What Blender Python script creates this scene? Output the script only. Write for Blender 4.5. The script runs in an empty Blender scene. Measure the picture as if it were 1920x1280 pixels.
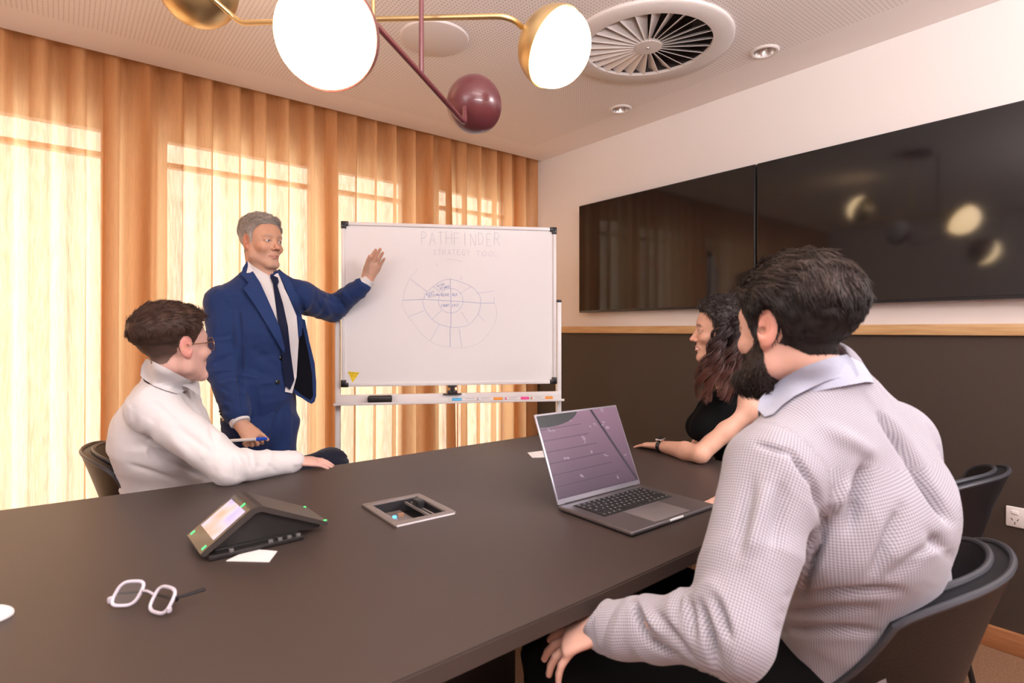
import bpy, bmesh, math, random
import numpy as np
from mathutils import Vector, Matrix, noise as mnoise
from mathutils.bvhtree import BVHTree
from mathutils.geometry import delaunay_2d_cdt

sc = bpy.context.scene
COL = sc.collection
random.seed(7)
rng = np.random.default_rng(7)

# ------------------------------------------------------------------ camera
EYE = 1.26                      # camera height above the floor (m)
FPX = 1062.0                    # focal length in pixels of the 1920 px wide frame
HORIZ = 618.0                   # row of the horizon
RV = np.array([0.7823, -0.6228, 0.0]); RV /= np.linalg.norm(RV)   # camera right in the room
FV = np.array([0.6228, 0.7823, 0.0]); FV /= np.linalg.norm(FV)    # camera forward in the room
UV3 = np.array([0.0, 0.0, 1.0])
cam = bpy.data.cameras.new('camera')
cam.sensor_width = 36.0
cam.lens = FPX / 1920.0 * 36.0
cam.shift_y = -(640.0 - HORIZ) / 1920.0
cam.clip_start = 0.02
cam.dof.use_dof = True
cam.dof.focus_distance = 2.7
cam.dof.aperture_fstop = 4.5
camo = bpy.data.objects.new('camera', cam); COL.objects.link(camo)
camo.location = (0, 0, EYE)
camo.rotation_euler = (math.pi / 2, 0, -math.atan2(FV[0], FV[1]))
sc.camera = camo

# ------------------------------------------------------------------ world (bright overcast daylight) and exposure
wd = bpy.data.worlds.new('daylight'); sc.world = wd; wd.use_nodes = True
bg = wd.node_tree.nodes['Background']
bg.inputs[0].default_value = (1.0, 0.98, 0.95, 1); bg.inputs[1].default_value = 4.0
sc.view_settings.view_transform = 'Standard'; sc.view_settings.look = 'None'
sc.view_settings.gamma = 1.0; sc.view_settings.use_curve_mapping = False
sc.view_settings.exposure = 0.46
sc.cycles.max_bounces = 8; sc.cycles.diffuse_bounces = 4; sc.cycles.transparent_max_bounces = 12
sc.cycles.sample_clamp_indirect = 6.0

def area_light(name, loc, aim, size, power, colr, size_y=None):
    l = bpy.data.lights.new(name, 'AREA'); l.energy = power; l.color = colr
    l.size = size
    if size_y: l.shape = 'RECTANGLE'; l.size_y = size_y
    o = bpy.data.objects.new(name, l); COL.objects.link(o); o.location = loc
    d = Vector(aim) - Vector(loc)
    o.rotation_euler = d.to_track_quat('-Z', 'Y').to_euler()
    return o
# unseen area lights added: key standing for bounced flash, left fill, ceiling up-light
area_light('key_light', (2.4, -1.4, 2.4), (0.9, 1.9, 0.9), 1.2, 66, (1.0, 0.96, 0.975), 0.9)
area_light('left_fill_light', (-2.2, 0.3, 2.2), (1.0, 1.5, 0.8), 1.6, 24, (1.0, 0.95, 0.94), 1.4)  # unseen fill added on the left
area_light('ceiling_wash_light', (0.1, -0.6, 1.75), (0.12, -0.6, 2.6), 1.2, 120, (1.0, 0.95, 0.95), 1.0)  # added up-light out of view, lightens the room evenly off the ceiling

# ------------------------------------------------------------------ helpers: positions
def pt(px, py, d):
    """room point seen at pixel (px, py) at distance d along the camera axis"""
    r = (px - 960.0) / FPX * d
    z = EYE + (HORIZ - py) / FPX * d
    return RV * r + FV * d + UV3 * z
def cv(r, f, u):
    """direction (right, forward, up) seen from the camera -> room"""
    v = RV * r + FV * f + UV3 * u
    return v / np.linalg.norm(v)
def proj(V):
    V = np.asarray(V, float)
    r = V @ RV; f = V @ FV
    return 960 + FPX * r / f, HORIZ - FPX * (V[..., 2] - EYE) / f, f

# ------------------------------------------------------------------ helpers: tagging
def tag(o, label=None, cat=None, group=None, kind=None):
    if label: o['label'] = label
    if cat: o['category'] = cat
    if group: o['group'] = group
    if kind: o['kind'] = kind
    return o
def empty(name, loc=(0, 0, 0), rz=0.0):
    o = bpy.data.objects.new(name, None); COL.objects.link(o)
    o.location = loc; o.rotation_euler = (0, 0, rz); o.empty_display_size = 0.05
    return o

# ------------------------------------------------------------------ helpers: materials
MATS = {}
def mat(name, col=(0.8, 0.8, 0.8), rough=0.5, metal=0.0, spec=0.5, coat=0.0, emit=None, estr=0.0,
        nscale=0.0, nmix=0.0, ncol=None, bump=0.0, bscale=60.0, stretch=(1, 1, 1), sss=0.0, attr=None, sheen=0.0):
    if name in MATS: return MATS[name]
    m = bpy.data.materials.new(name); m.use_nodes = True; MATS[name] = m
    nt = m.node_tree; b = nt.nodes['Principled BSDF']
    b.inputs['Base Color'].default_value = (*col, 1); b.inputs['Roughness'].default_value = rough
    b.inputs['Metallic'].default_value = metal; b.inputs['Specular IOR Level'].default_value = spec
    b.inputs['Coat Weight'].default_value = coat
    if sheen: b.inputs['Sheen Weight'].default_value = sheen
    if sss:
        b.inputs['Subsurface Weight'].default_value = sss
        b.inputs['Subsurface Radius'].default_value = (0.012, 0.005, 0.003); b.inputs['Subsurface Scale'].default_value = 1.0
    if emit: b.inputs['Emission Color'].default_value = (*emit, 1); b.inputs['Emission Strength'].default_value = estr
    src = None
    if attr:
        a = nt.nodes.new('ShaderNodeAttribute'); a.attribute_name = attr; src = a.outputs['Color']
        nt.links.new(src, b.inputs['Base Color'])
    if nmix or bump:
        tc = nt.nodes.new('ShaderNodeTexCoord'); mp = nt.nodes.new('ShaderNodeMapping')
        mp.inputs['Scale'].default_value = stretch
        nt.links.new(tc.outputs['Object'], mp.inputs['Vector'])
    if nmix:
        n = nt.nodes.new('ShaderNodeTexNoise'); n.inputs['Scale'].default_value = nscale; n.inputs['Detail'].default_value = 5
        nt.links.new(mp.outputs[0], n.inputs['Vector'])
        mx = nt.nodes.new('ShaderNodeMix'); mx.data_type = 'RGBA'
        rp = nt.nodes.new('ShaderNodeMapRange'); rp.inputs[1].default_value = 0.3; rp.inputs[2].default_value = 0.7
        rp.inputs[4].default_value = nmix
        nt.links.new(n.outputs['Fac'], rp.inputs[0]); nt.links.new(rp.outputs[0], mx.inputs[0])
        if src: nt.links.new(src, mx.inputs[6])
        else: mx.inputs[6].default_value = (*col, 1)
        mx.inputs[7].default_value = (*(ncol or tuple(c * 0.6 for c in col)), 1)
        nt.links.new(mx.outputs[2], b.inputs['Base Color'])
    if bump:
        n2 = nt.nodes.new('ShaderNodeTexNoise'); n2.inputs['Scale'].default_value = bscale; n2.inputs['Detail'].default_value = 4
        nt.links.new(mp.outputs[0], n2.inputs['Vector'])
        bp = nt.nodes.new('ShaderNodeBump'); bp.inputs['Strength'].default_value = bump; bp.inputs['Distance'].default_value = 0.004
        nt.links.new(n2.outputs['Fac'], bp.inputs['Height']); nt.links.new(bp.outputs[0], b.inputs['Normal'])
    return m

# ------------------------------------------------------------------ helpers: mesh builder
class MB:
    def __init__(s): s.v = []; s.f = []
    def add(s, vs, fs):
        n = len(s.v); s.v.extend([tuple(map(float, x)) for x in vs]); s.f.extend([tuple(i + n for i in f) for f in fs]); return s
    def box(s, c, size, R=None, bev=0.0, seg=2):
        bm = bmesh.new(); bmesh.ops.create_cube(bm, size=1.0)
        for v in bm.verts: v.co = Vector((v.co.x * size[0], v.co.y * size[1], v.co.z * size[2]))
        if bev > 0: bmesh.ops.bevel(bm, geom=bm.edges[:] + bm.verts[:], offset=min(bev, min(size) * 0.49), segments=seg, affect='EDGES', profile=0.5)
        bm.verts.index_update()
        C = Vector(c)
        vs = [((R @ v.co) if R is not None else v.co) + C for v in bm.verts]
        s.add(vs, [tuple(v.index for v in f.verts) for f in bm.faces]); bm.free(); return s
    def tube(s, pts, rad, n=10, cap=True):
        P = [Vector(p) for p in pts]; m = len(P)
        rad = rad if hasattr(rad, '__len__') else [rad] * m
        vs = []; up = None
        for i in range(m):
            t = (P[min(i + 1, m - 1)] - P[max(i - 1, 0)]).normalized()
            if up is None:
                a = Vector((0, 0, 1)) if abs(t.z) < 0.9 else Vector((1, 0, 0)); up = t.cross(a).normalized()
            up = (up - t * up.dot(t)).normalized(); w = t.cross(up)
            for k in range(n):
                a = 2 * math.pi * k / n; vs.append(P[i] + (up * math.cos(a) + w * math.sin(a)) * rad[i])
        fs = [(i * n + k, i * n + (k + 1) % n, (i + 1) * n + (k + 1) % n, (i + 1) * n + k) for i in range(m - 1) for k in range(n)]
        if cap: fs += [tuple(range(n))[::-1], tuple((m - 1) * n + k for k in range(n))]
        return s.add(vs, fs)
    def lathe(s, prof, c=(0, 0, 0), axis=(0, 0, 1), n=32, closed=False):
        """prof: (radius, height) along axis"""
        ax = Vector(axis).normalized(); a = Vector((0, 0, 1)) if abs(ax.z) < 0.9 else Vector((1, 0, 0))
        u = ax.cross(a).normalized(); w = ax.cross(u); C = Vector(c); vs = []
        for r, h in prof:
            for k in range(n):
                t = 2 * math.pi * k / n; vs.append(C + ax * h + (u * math.cos(t) + w * math.sin(t)) * max(r, 1e-5))
        m = len(prof)
        fs = [(i * n + k, i * n + (k + 1) % n, (i + 1) * n + (k + 1) % n, (i + 1) * n + k) for i in range(m - 1) for k in range(n)]
        if closed: fs += [((m - 1) * n + k, (m - 1) * n + (k + 1) % n, (k + 1) % n, k) for k in range(n)]
        return s.add(vs, fs)
    def prism(s, poly, z0, z1, R=None, c=(0, 0, 0)):
        n = len(poly); C = Vector(c)
        vs = [Vector((x, y, z0)) for x, y in poly] + [Vector((x, y, z1)) for x, y in poly]
        vs = [((R @ v) if R is not None else v) + C for v in vs]
        fs = [tuple(range(n))[::-1], tuple(range(n, 2 * n))] + [(i, (i + 1) % n, n + (i + 1) % n, n + i) for i in range(n)]
        return s.add(vs, fs)
    def grid(s, P):
        """P: array rows x cols x 3"""
        P = np.asarray(P); r, c = P.shape[:2]
        return s.add(P.reshape(-1, 3).tolist(), [(i * c + j, i * c + j + 1, (i + 1) * c + j + 1, (i + 1) * c + j) for i in range(r - 1) for j in range(c - 1)])
    def build(s, name, m, parent=None, smooth=True, world=False, recalc=True, angle=0.7):
        me = bpy.data.meshes.new(name); me.from_pydata(s.v, [], s.f); me.validate()
        if recalc:
            bm = bmesh.new(); bm.from_mesh(me); bmesh.ops.recalc_face_normals(bm, faces=bm.faces); bm.to_mesh(me); bm.free()
        if smooth:
            me.polygons.foreach_set('use_smooth', [True] * len(me.polygons))
            try: me.set_sharp_from_angle(angle=angle)
            except Exception: pass
        me.materials.append(m)
        o = bpy.data.objects.new(name, me); COL.objects.link(o)
        if parent is not None:
            o.parent = parent
            if world:
                bpy.context.view_layer.update(); o.matrix_parent_inverse = parent.matrix_world.inverted()
        return o
def setkind(o, k='structure'): o['kind'] = k; return o
def copy_tree(o, parent=None):
    c = o.copy(); COL.objects.link(c)
    if parent is not None: c.parent = parent
    for ch in list(o.children): copy_tree(ch, c)
    return c
def frame_R(x, y, z):
    return Matrix((tuple(x), tuple(y), tuple(z))).transposed()
# ================================================================== ROOM
S = 0.94
XR = 2.914            # wall with the screens
YC = 3.30             # edge of the ceiling in front of the curtain
CEIL = 2.565
XL, YB = -2.6, -1.7   # the other two walls, behind the camera
M_white = mat('painted_wall', (0.80, 0.77, 0.755), 0.6, nmix=0.25, nscale=3, ncol=(0.76, 0.72, 0.70))
M_char = mat('charcoal_panel', (0.060, 0.045, 0.035), 0.55, spec=0.35, bump=0.25, bscale=400, nmix=0.5, nscale=300, ncol=(0.045, 0.033, 0.026))
def wood(name, c1, c2, st=(1, 12, 12)):
    return mat(name, c1, 0.45, nmix=1.0, nscale=6, ncol=c2, stretch=st, bump=0.05, bscale=80)
M_rail = wood('pale_pine', (0.62, 0.41, 0.20), (0.50, 0.29, 0.12), (14, 1.2, 14))
M_base = wood('oak_skirting', (0.42, 0.19, 0.075), (0.33, 0.13, 0.05), (14, 1.5, 14))
# carpet
M_carpet = mat('tan_carpet', (0.30, 0.165, 0.095), 0.95, spec=0.1, nmix=1.0, nscale=160, ncol=(0.19, 0.10, 0.058), bump=0.8, bscale=300)
# perforated ceiling: a regular grid of dark holes inside a plain border
def ceiling_mat():
    m = bpy.data.materials.new('perforated_ceiling'); m.use_nodes = True; nt = m.node_tree; b = nt.nodes['Principled BSDF']
    b.inputs['Roughness'].default_value = 0.8
    N = nt.nodes.new; L = nt.links.new
    tc = N('ShaderNodeTexCoord'); sp = N('ShaderNodeSeparateXYZ'); L(tc.outputs['Object'], sp.inputs[0])
    def mt(op, a, c=None):
        n = N('ShaderNodeMath'); n.operation = op
        for i, x in enumerate((a, c)):
            if x is None: continue
            if isinstance(x, (int, float)): n.inputs[i].default_value = x
            else: L(x, n.inputs[i])
        return n.outputs[0]
    P = 0.0165
    def cell(x): return mt('SUBTRACT', mt('FRACT', mt('DIVIDE', x, P)), 0.5)
    cx, cy = cell(sp.outputs[0]), cell(sp.outputs[1])
    d = mt('SQRT', mt('ADD', mt('MULTIPLY', cx, cx), mt('MULTIPLY', cy, cy)))
    hole = mt('LESS_THAN', d, 0.18)
    inside = mt('MULTIPLY', mt('LESS_THAN', sp.outputs[0], XR - 0.27), mt('LESS_THAN', sp.outputs[1], YC - 0.24))
    f = mt('MULTIPLY', hole, inside)
    mx = N('ShaderNodeMix'); mx.data_type = 'RGBA'; L(f, mx.inputs[0])
    mx.inputs[6].default_value = (0.82, 0.75, 0.72, 1); mx.inputs[7].default_value = (0.44, 0.35, 0.32, 1)
    L(mx.outputs[2], b.inputs['Base Color'])
    return m
M_ceil = ceiling_mat()
M_trimw = mat('white_metal_trim', (0.78, 0.74, 0.72), 0.4)

MB().box(((XL + XR) / 2, 1.0, -0.05), (XR - XL + 0.6, 6.4, 0.1)).build('floor', M_carpet, smooth=False)['kind'] = 'structure'
MB().box(((XL + XR) / 2, (YB + YC - 0.01) / 2, CEIL + 0.03), (XR - XL, YC - 0.01 - YB, 0.06)).build('ceiling', M_ceil, smooth=False)['kind'] = 'structure'
def cut_holes(target, holes, m):
    b = MB()
    for x, y, r in holes: b.lathe([(0.0001, -0.02), (r, -0.02), (r, 0.10), (0.0001, 0.10)], (x, y, CEIL), (0, 0, 1), 64)
    h = b.build('cut', m, None, smooth=False); bm = bmesh.new(); bm.from_mesh(h.data); bmesh.ops.remove_doubles(bm, verts=bm.verts, dist=0.0004); bmesh.ops.recalc_face_normals(bm, faces=bm.faces); bm.to_mesh(h.data); bm.free()
    md = target.modifiers.new('cut', 'BOOLEAN'); md.object = h; md.operation = 'DIFFERENCE'; md.solver = 'EXACT'; bpy.context.view_layer.update()
    nm = bpy.data.meshes.new_from_object(target.evaluated_get(bpy.context.evaluated_depsgraph_get())); target.modifiers.clear(); target.data = nm; nm.materials.clear(); nm.materials.append(m)
    for p in nm.polygons: p.material_index = 0
    bpy.data.objects.remove(h)
cut_holes(bpy.data.objects['ceiling'], [(2.237 * S, 1.747 * S, 0.286), (2.743 * S, 1.424 * S, 0.050), (2.75 * S, 2.358 * S, 0.050)], M_ceil)
# curtain pocket above the ceiling line
pk = MB().box(((XL + XR) / 2, (YC + 3.56) / 2, CEIL + 0.19), (XR - XL, 3.56 - YC + 0.02, 0.02)).box(((XL + XR) / 2, YC - 0.02, CEIL + 0.13), (XR - XL, 0.02, 0.14))
setkind(pk.build('trim_1', M_trimw, smooth=False))
# right wall: white above the rail, charcoal below
zr0, zr1 = EYE + (1.285 - 1.31) * S, EYE + (1.335 - 1.31) * S
wr = MB().box((XR + 0.06, (YB + 3.7) / 2, (zr0 + zr1) / 2 / 2 + CEIL / 2 + 0.1), (0.12, 3.7 - YB, CEIL + 0.2 - (zr0 + zr1) / 2)).build('wall_right', M_white, smooth=False)
setkind(wr)
wl = MB().box((XR + 0.055, (YB + 3.7) / 2, (zr0 + zr1) / 4), (0.13, 3.7 - YB, (zr0 + zr1) / 2)).build('wall_right_lower', M_char, smooth=False)
setkind(wl); wl.name = 'trim_2'
setkind(MB().box((XR - 0.012, (YB + 3.5) / 2 + 0.0, (zr0 + zr1) / 2), (0.034, 3.5 - YB, zr1 - zr0), bev=0.003).build('trim_3', M_rail))
setkind(MB().box((XR - 0.018, (YB + 3.5) / 2, 0.042), (0.024, 3.5 - YB, 0.084), bev=0.003).build('baseboard_right', M_base))
# walls behind the camera
setkind(MB().box((XL - 0.06, 1.0, CEIL / 2), (0.12, 5.4, CEIL + 0.3)).build('wall_left', M_white, smooth=False))
M_brick = mat('painted_brick', (0.42, 0.33, 0.36), 0.6)
wb = MB().box(((XL + XR) / 2, YB - 0.06, CEIL / 2), (XR - XL + 0.3, 0.12, CEIL + 0.3)).build('wall_back', M_brick, smooth=False); setkind(wb)
# window wall with four full height windows
YW = 3.56
wins = [(-2.2, -1.25), (-1.08, -0.30), (-0.12, 0.195), (0.417, 1.262), (1.375, 1.90), (2.13, 2.80)]
wins = [(-2.4, -1.12), (-1.0, 0.195), (0.417, 1.262), (1.375, 1.90), (2.13, 2.80)]
ZH = 2.32; ZS = 0.10
ww = MB()
xs = [XL - 0.1] + [x for w in wins for x in w] + [XR + 0.1]
for i in range(0, len(xs), 2):
    ww.box(((xs[i] + xs[i + 1]) / 2, YW + 0.07, 1.45), (xs[i + 1] - xs[i], 0.14, 2.9))
for a, c in wins:
    ww.box(((a + c) / 2, YW + 0.07, (ZH + 2.9) / 2), (c - a, 0.14, 2.9 - ZH)); ww.box(((a + c) / 2, YW + 0.07, ZS / 2), (c - a, 0.14, ZS))
M_reveal = mat('window_wall_paint', (0.62, 0.58, 0.54), 0.7)
setkind(ww.build('wall_front', M_reveal, smooth=False))
# glass: clear pane that lets the daylight through and keeps its sheen
mg = bpy.data.materials.new('window_glass'); mg.use_nodes = True; nt = mg.node_tree; nt.nodes.clear()
o_ = nt.nodes.new('ShaderNodeOutputMaterial'); t_ = nt.nodes.new('ShaderNodeBsdfTransparent'); g_ = nt.nodes.new('ShaderNodeBsdfGlossy')
g_.inputs['Roughness'].default_value = 0.02; t_.inputs[0].default_value = (0.95, 0.97, 0.96, 1)
m_ = nt.nodes.new('ShaderNodeMixShader'); m_.inputs[0].default_value = 0.06
nt.links.new(t_.outputs[0], m_.inputs[1]); nt.links.new(g_.outputs[0], m_.inputs[2]); nt.links.new(m_.outputs[0], o_.inputs[0])
M_alu = mat('window_aluminium', (0.30, 0.28, 0.26), 0.4, metal=0.5)
for i, (a, c) in enumerate(wins):
    fr = MB(); t = 0.035
    fr.box((a + t / 2, YW + 0.05, (ZH + ZS) / 2), (t, 0.06, ZH - ZS)).box((c - t / 2, YW + 0.05, (ZH + ZS) / 2), (t, 0.06, ZH - ZS))
    fr.box(((a + c) / 2, YW + 0.05, ZH - t / 2), (c - a, 0.06, t)).box(((a + c) / 2, YW + 0.05, ZS + t / 2), (c - a, 0.06, t))
    fr.box(((a + c) / 2, YW + 0.05, ZH - 0.16), (c - a, 0.05, 0.025))
    fo = setkind(fr.build('window_%d' % (i + 1), M_alu, smooth=False))
    MB().box(((a + c) / 2, YW + 0.06, (ZH + ZS) / 2), (c - a - 2 * t, 0.006, ZH - ZS - 2 * t)).build('pane', mg, fo, smooth=False)

# ------------------------------------------------------------------ curtain
mc = bpy.data.materials.new('sheer_ochre_curtain'); mc.use_nodes = True; nt = mc.node_tree; nt.nodes.clear()
N = nt.nodes.new; L = nt.links.new
out = N('ShaderNodeOutputMaterial'); dif = N('ShaderNodeBsdfDiffuse'); trl = N('ShaderNodeBsdfTranslucent'); trp = N('ShaderNodeBsdfTransparent')
dif.inputs[0].default_value = (0.60, 0.29, 0.125, 1); trl.inputs[0].default_value = (0.86, 0.57, 0.32, 1); trp.inputs[0].default_value = (1.0, 0.90, 0.76, 1)
tc = N('ShaderNodeTexCoord'); mp = N('ShaderNodeMapping'); mp.inputs['Scale'].default_value = (220, 1, 14); L(tc.outputs['Object'], mp.inputs[0])
nz = N('ShaderNodeTexNoise'); nz.inputs['Scale'].default_value = 1.0; L(mp.outputs[0], nz.inputs['Vector'])
mr = N('ShaderNodeMapRange'); mr.inputs[1].default_value = 0.3; mr.inputs[2].default_value = 0.7; mr.inputs[3].default_value = 0.08; mr.inputs[4].default_value = 0.17; L(nz.outputs['Fac'], mr.inputs[0])
m1 = N('ShaderNodeMixShader'); m1.inputs[0].default_value = 0.52; L(dif.outputs[0], m1.inputs[1]); L(trl.outputs[0], m1.inputs[2])
m2 = N('ShaderNodeMixShader'); L(mr.outputs[0], m2.inputs[0]); L(m1.outputs[0], m2.inputs[1]); L(trp.outputs[0], m2.inputs[2]); L(m2.outputs[0], out.inputs[0])
def curtain():
    x = np.arange(-2.5, XR - 0.012, 0.0055); zs = np.concatenate([np.linspace(0.02, 2.3, 16), np.linspace(2.36, CEIL + 0.12, 7)])
    P = np.zeros((len(zs), len(x), 3))
    rr = np.random.default_rng(3)
    per = 0.135; k = np.arange(-25, 30)
    wob = np.interp(x, k * per, rr.uniform(-0.35, 0.35, len(k)))
    amp = np.interp(x, k * per, rr.uniform(0.75, 1.25, len(k)))
    lap = np.interp(x, k * per + 0.03, rr.uniform(-1.5, 1.7, len(k)))
    wob2 = np.interp(x, k * per * 1.3, rr.uniform(-1.1, 1.1, len(k)))
    for i, z in enumerate(zs):
        t = np.clip((CEIL + 0.1 - z) / 2.4, 0, 1)
        ph = 2 * np.pi * (x + 0.04) / per + wob * 0.5 + wob2 * t * 1.3
        w = np.sin(ph) + 0.22 * np.sin(2 * ph + wob * 3)
        y = YC + 0.080 + 0.050 * amp ** (0.4 + t) * w + 0.012 * t * np.sin(x * 9 + wob2 * 2)
        P[i, :, 0] = x - (0.0125 + 0.010 * lap) * np.sin(2 * ph) * (0.55 + 0.6 * t)
        P[i, :, 1] = y; P[i, :, 2] = z
    P[:, :, 0] = np.minimum(P[:, :, 0], XR - 0.008)
    o = MB().grid(P).build('curtain', mc, recalc=False, angle=3.2)
    return tag(o, 'long sheer ochre curtain in even folds hanging before the windows', 'curtain')
curtain()

# ------------------------------------------------------------------ ceiling fittings
M_dif = mat('diffuser_cream', (0.70, 0.64, 0.61), 0.45)
M_black = mat('black_void', (0.012, 0.010, 0.009), 0.8)
def diffuser():
    cx, cy = 2.237 * S, 1.747 * S; ro, ri = 0.372, 0.283
    e = tag(empty('ceiling_diffuser', (cx, cy, CEIL)), 'large round swirl air diffuser with radial vanes in the perforated ceiling', 'air vent')
    MB().lathe([(ro, 0.0), (ro, -0.012), (ro - 0.008, -0.018), (ri, -0.014), (ri, 0.0)], n=72, closed=True).build('outer_ring', M_dif, e, recalc=True)
    MB().lathe([(0.001, -0.016), (0.062, -0.014), (0.062, -0.002), (0.001, 0.0)], n=36).build('hub', M_dif, e)
    MB().lathe([(0.001, -0.02), (0.007, -0.019), (0.008, -0.015)], n=14).build('screw', mat('zinc', (0.6, 0.58, 0.55), 0.3, metal=1.0), e)
    MB().lathe([(ri + 0.001, 0.0), (ri + 0.001, 0.060), (0.20, 0.075), (0.18, 0.16), (0.001, 0.16)], n=56).build('duct', mat('duct_interior', (0.05, 0.035, 0.03), 0.7), e)
    me = None; nb = 26
    for k in range(nb):
        a = 2 * math.pi * k / nb
        if me is None:
            t = 0.5; b = MB(); P = []
            for r, w, h in ((0.055, 0.010, 0.006), (ri + 0.002, 0.050, 0.030)):
                P.append([(r, w, -0.008 + h), (r, 0.0, -0.013), (r, -0.003, -0.012), (r, w - 0.002, -0.007 + h)])
            vs = P[0] + P[1]
            b.add(vs, [(0, 1, 5, 4), (1, 2, 6, 5), (2, 3, 7, 6), (3, 0, 4, 7), (0, 3, 2, 1), (4, 5, 6, 7)])
            o = b.build('vane', M_dif, e, smooth=False); me = o.data
        else:
            o = bpy.data.objects.new('vane', me); COL.objects.link(o); o.parent = e
        o.rotation_euler = (0, 0, a)
diffuser()
def speaker():
    e = MB().lathe([(0.001, -0.012), (0.140, -0.012), (0.150, -0.009), (0.153, 0.0)], n=56).build('ceiling_speaker', mat('speaker_grille', (0.70, 0.62, 0.59), 0.6, bump=0.3, bscale=500))
    e.location = (1.39 * S, 2.337 * S, CEIL)
    tag(e, 'flat round plain ceiling speaker cover near the curtain edge', 'speaker')
speaker()
M_refl = mat('downlight_reflector', (0.62, 0.58, 0.56), 0.25, metal=0.8)
for x, y, lab in ((2.743, 1.424, 'small recessed downlight beside the round air diffuser'), (2.75, 2.358, 'small recessed downlight nearest the curtain, between ceiling and screen wall')):
    e = tag(empty('downlight', (x * S, y * S, CEIL)), lab, 'downlight', 'unlit downlights along the screen wall')
    MB().lathe([(0.064, 0.0), (0.064, -0.004), (0.058, -0.009), (0.049, -0.008), (0.047, -0.001)], n=40).build('trim_ring', M_dif, e)
    MB().lathe([(0.0475, -0.004), (0.044, 0.012), (0.036, 0.035), (0.026, 0.050), (0.001, 0.052)], n=36).build('reflector', M_refl, e)

# ------------------------------------------------------------------ pendant
M_brass = mat('satin_brass', (0.72, 0.54, 0.27), 0.36, metal=1.0)
M_maroon = mat('maroon_enamel', (0.135, 0.030, 0.036), 0.30, spec=0.6, coat=0.3)
M_opal = mat('lit_opal_glass', (0.95, 0.93, 0.88), 0.3, emit=(1.0, 0.70, 0.38), estr=12.0)
M_opal_off = mat('opal_glass_unlit', (0.80, 0.76, 0.72), 0.25)
def pendant():
    cx, cy = 0.77, 1.40
    e = tag(empty('pendant_lamp', (cx, cy, CEIL)), 'two arm pendant lamp with brass and maroon domes and glowing opal bowls', 'lamp')
    def W(p): return (p[0] - cx, p[1] - cy, p[2] - CEIL)
    MB().lathe([(0.001, -0.035), (0.085, -0.035), (0.09, -0.03), (0.09, 0.0)], n=40).build('canopy', M_maroon, e)
    def dish(c, ax, r, m, opal):
        c = np.array(c); ax = np.array(ax) / np.linalg.norm(ax)
        pr = [(r * math.sin(a), -r * 0.92 * math.cos(a)) for a in np.linspace(0.02, math.pi / 2 + 0.02, 16)]
        pr += [(r * 0.985 * math.sin(a), -r * 0.905 * math.cos(a)) for a in np.linspace(math.pi / 2 + 0.02, 0.02, 16)]
        sh = MB().lathe(pr, W(c), ax, 48).build('dome', m, e)
        pr = [(0.955 * r * math.sin(a), 0.80 * r * math.cos(a) + 0.002) for a in np.linspace(0.01, math.pi / 2 + 0.15, 18)]
        MB().lathe(pr, W(c), ax, 48).build('opal_bowl', opal, e)
        return c - ax * r * 0.92
    G = pt(612, 66, 1.11); Rr = pt(1042, 90, 1.47); Lf = pt(372, -22, 1.72); Mm = pt(890, 196, 1.76)
    g = dish(G, cv(-0.12, -0.90, -0.38), 0.103, M_maroon, M_opal)
    r = dish(Rr, cv(0.70, -0.40, -0.56), 0.103, M_brass, M_opal)
    l = dish(Lf, cv(-0.50, 0.62, 0.45), 0.112, M_brass, M_opal)
    m = dish(Mm, cv(0.30, 0.80, 0.42), 0.088, M_maroon, M_opal_off)
    def arm(pts, mt, name='arm', rad=0.0075):
        MB().tube([W(p) for p in pts], rad, 14).build(name, mt, e)
    def smoothpath(ps, rr=0.05, n=6):
        P = [np.array(p) for p in ps]; out = [P[0]]
        for i in range(1, len(P) - 1):
            a = P[i - 1] - P[i]; b = P[i + 1] - P[i]; la, lb = np.linalg.norm(a), np.linalg.norm(b)
            k = min(rr, la * 0.45, lb * 0.45); p0 = P[i] + a / la * k; p2 = P[i] + b / lb * k
            for t in np.linspace(0, 1, n): out.append((1 - t) ** 2 * p0 + 2 * t * (1 - t) * P[i] + t * t * p2)
        out.append(P[-1]); return out
    # brass arm: dome - bend - straight run - bend - dome
    a1 = pt(452, 43, 1.70); a2 = pt(700, 36, 1.57); a3 = pt(958, 30, 1.43)
    arm(smoothpath([l, pt(436, 30, 1.705), a1, a2, a3, r]), M_brass)
    top = pt(700, 30, 1.57).copy(); top[2] = CEIL - 0.03
    arm([pt(700, 36, 1.57), top], M_brass, 'rod', 0.0055)
    # maroon arm
    b2 = pt(790, 140, 1.46)
    arm(smoothpath([g, pt(690, 30, 1.27), b2, pt(872, 232, 1.66), m], 0.02), M_maroon)
    top = b2.copy(); top[2] = CEIL - 0.03
    arm([b2, top], M_maroon, 'rod', 0.0065)
pendant()

# ------------------------------------------------------------------ wall screens
M_scr = mat('screen_glass', (0.010, 0.010, 0.011), 0.07, spec=0.55)
M_bez = mat('black_bezel', (0.02, 0.02, 0.022), 0.35)
def tv(y0, y1, label):
    z0, z1 = EYE + 0.127 * S * -1 * -1, EYE + 0.925 * S
    e = tag(empty('wall_screen', (XR, (y0 + y1) / 2, z0)), label, 'television', 'wall mounted screens')
    w = y1 - y0; h = z1 - z0; T = 0.052
    MB().box((-T / 2 - 0.012, 0, h / 2), (T, w, h), bev=0.004).build('casing', M_bez, e)
    MB().box((-T - 0.0135, 0, h / 2 + 0.003), (0.003, w - 0.014, h - 0.022)).build('display', M_scr, e, smooth=False)
    MB().box((-0.008, 0, h / 2), (0.02, 0.5, 0.4)).build('wall_bracket', M_black, e, smooth=False)
    return e
tv(1.624 * S + 0.004, 3.004 * S, 'black wall screen nearer the whiteboard, reflecting the curtain')
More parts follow.
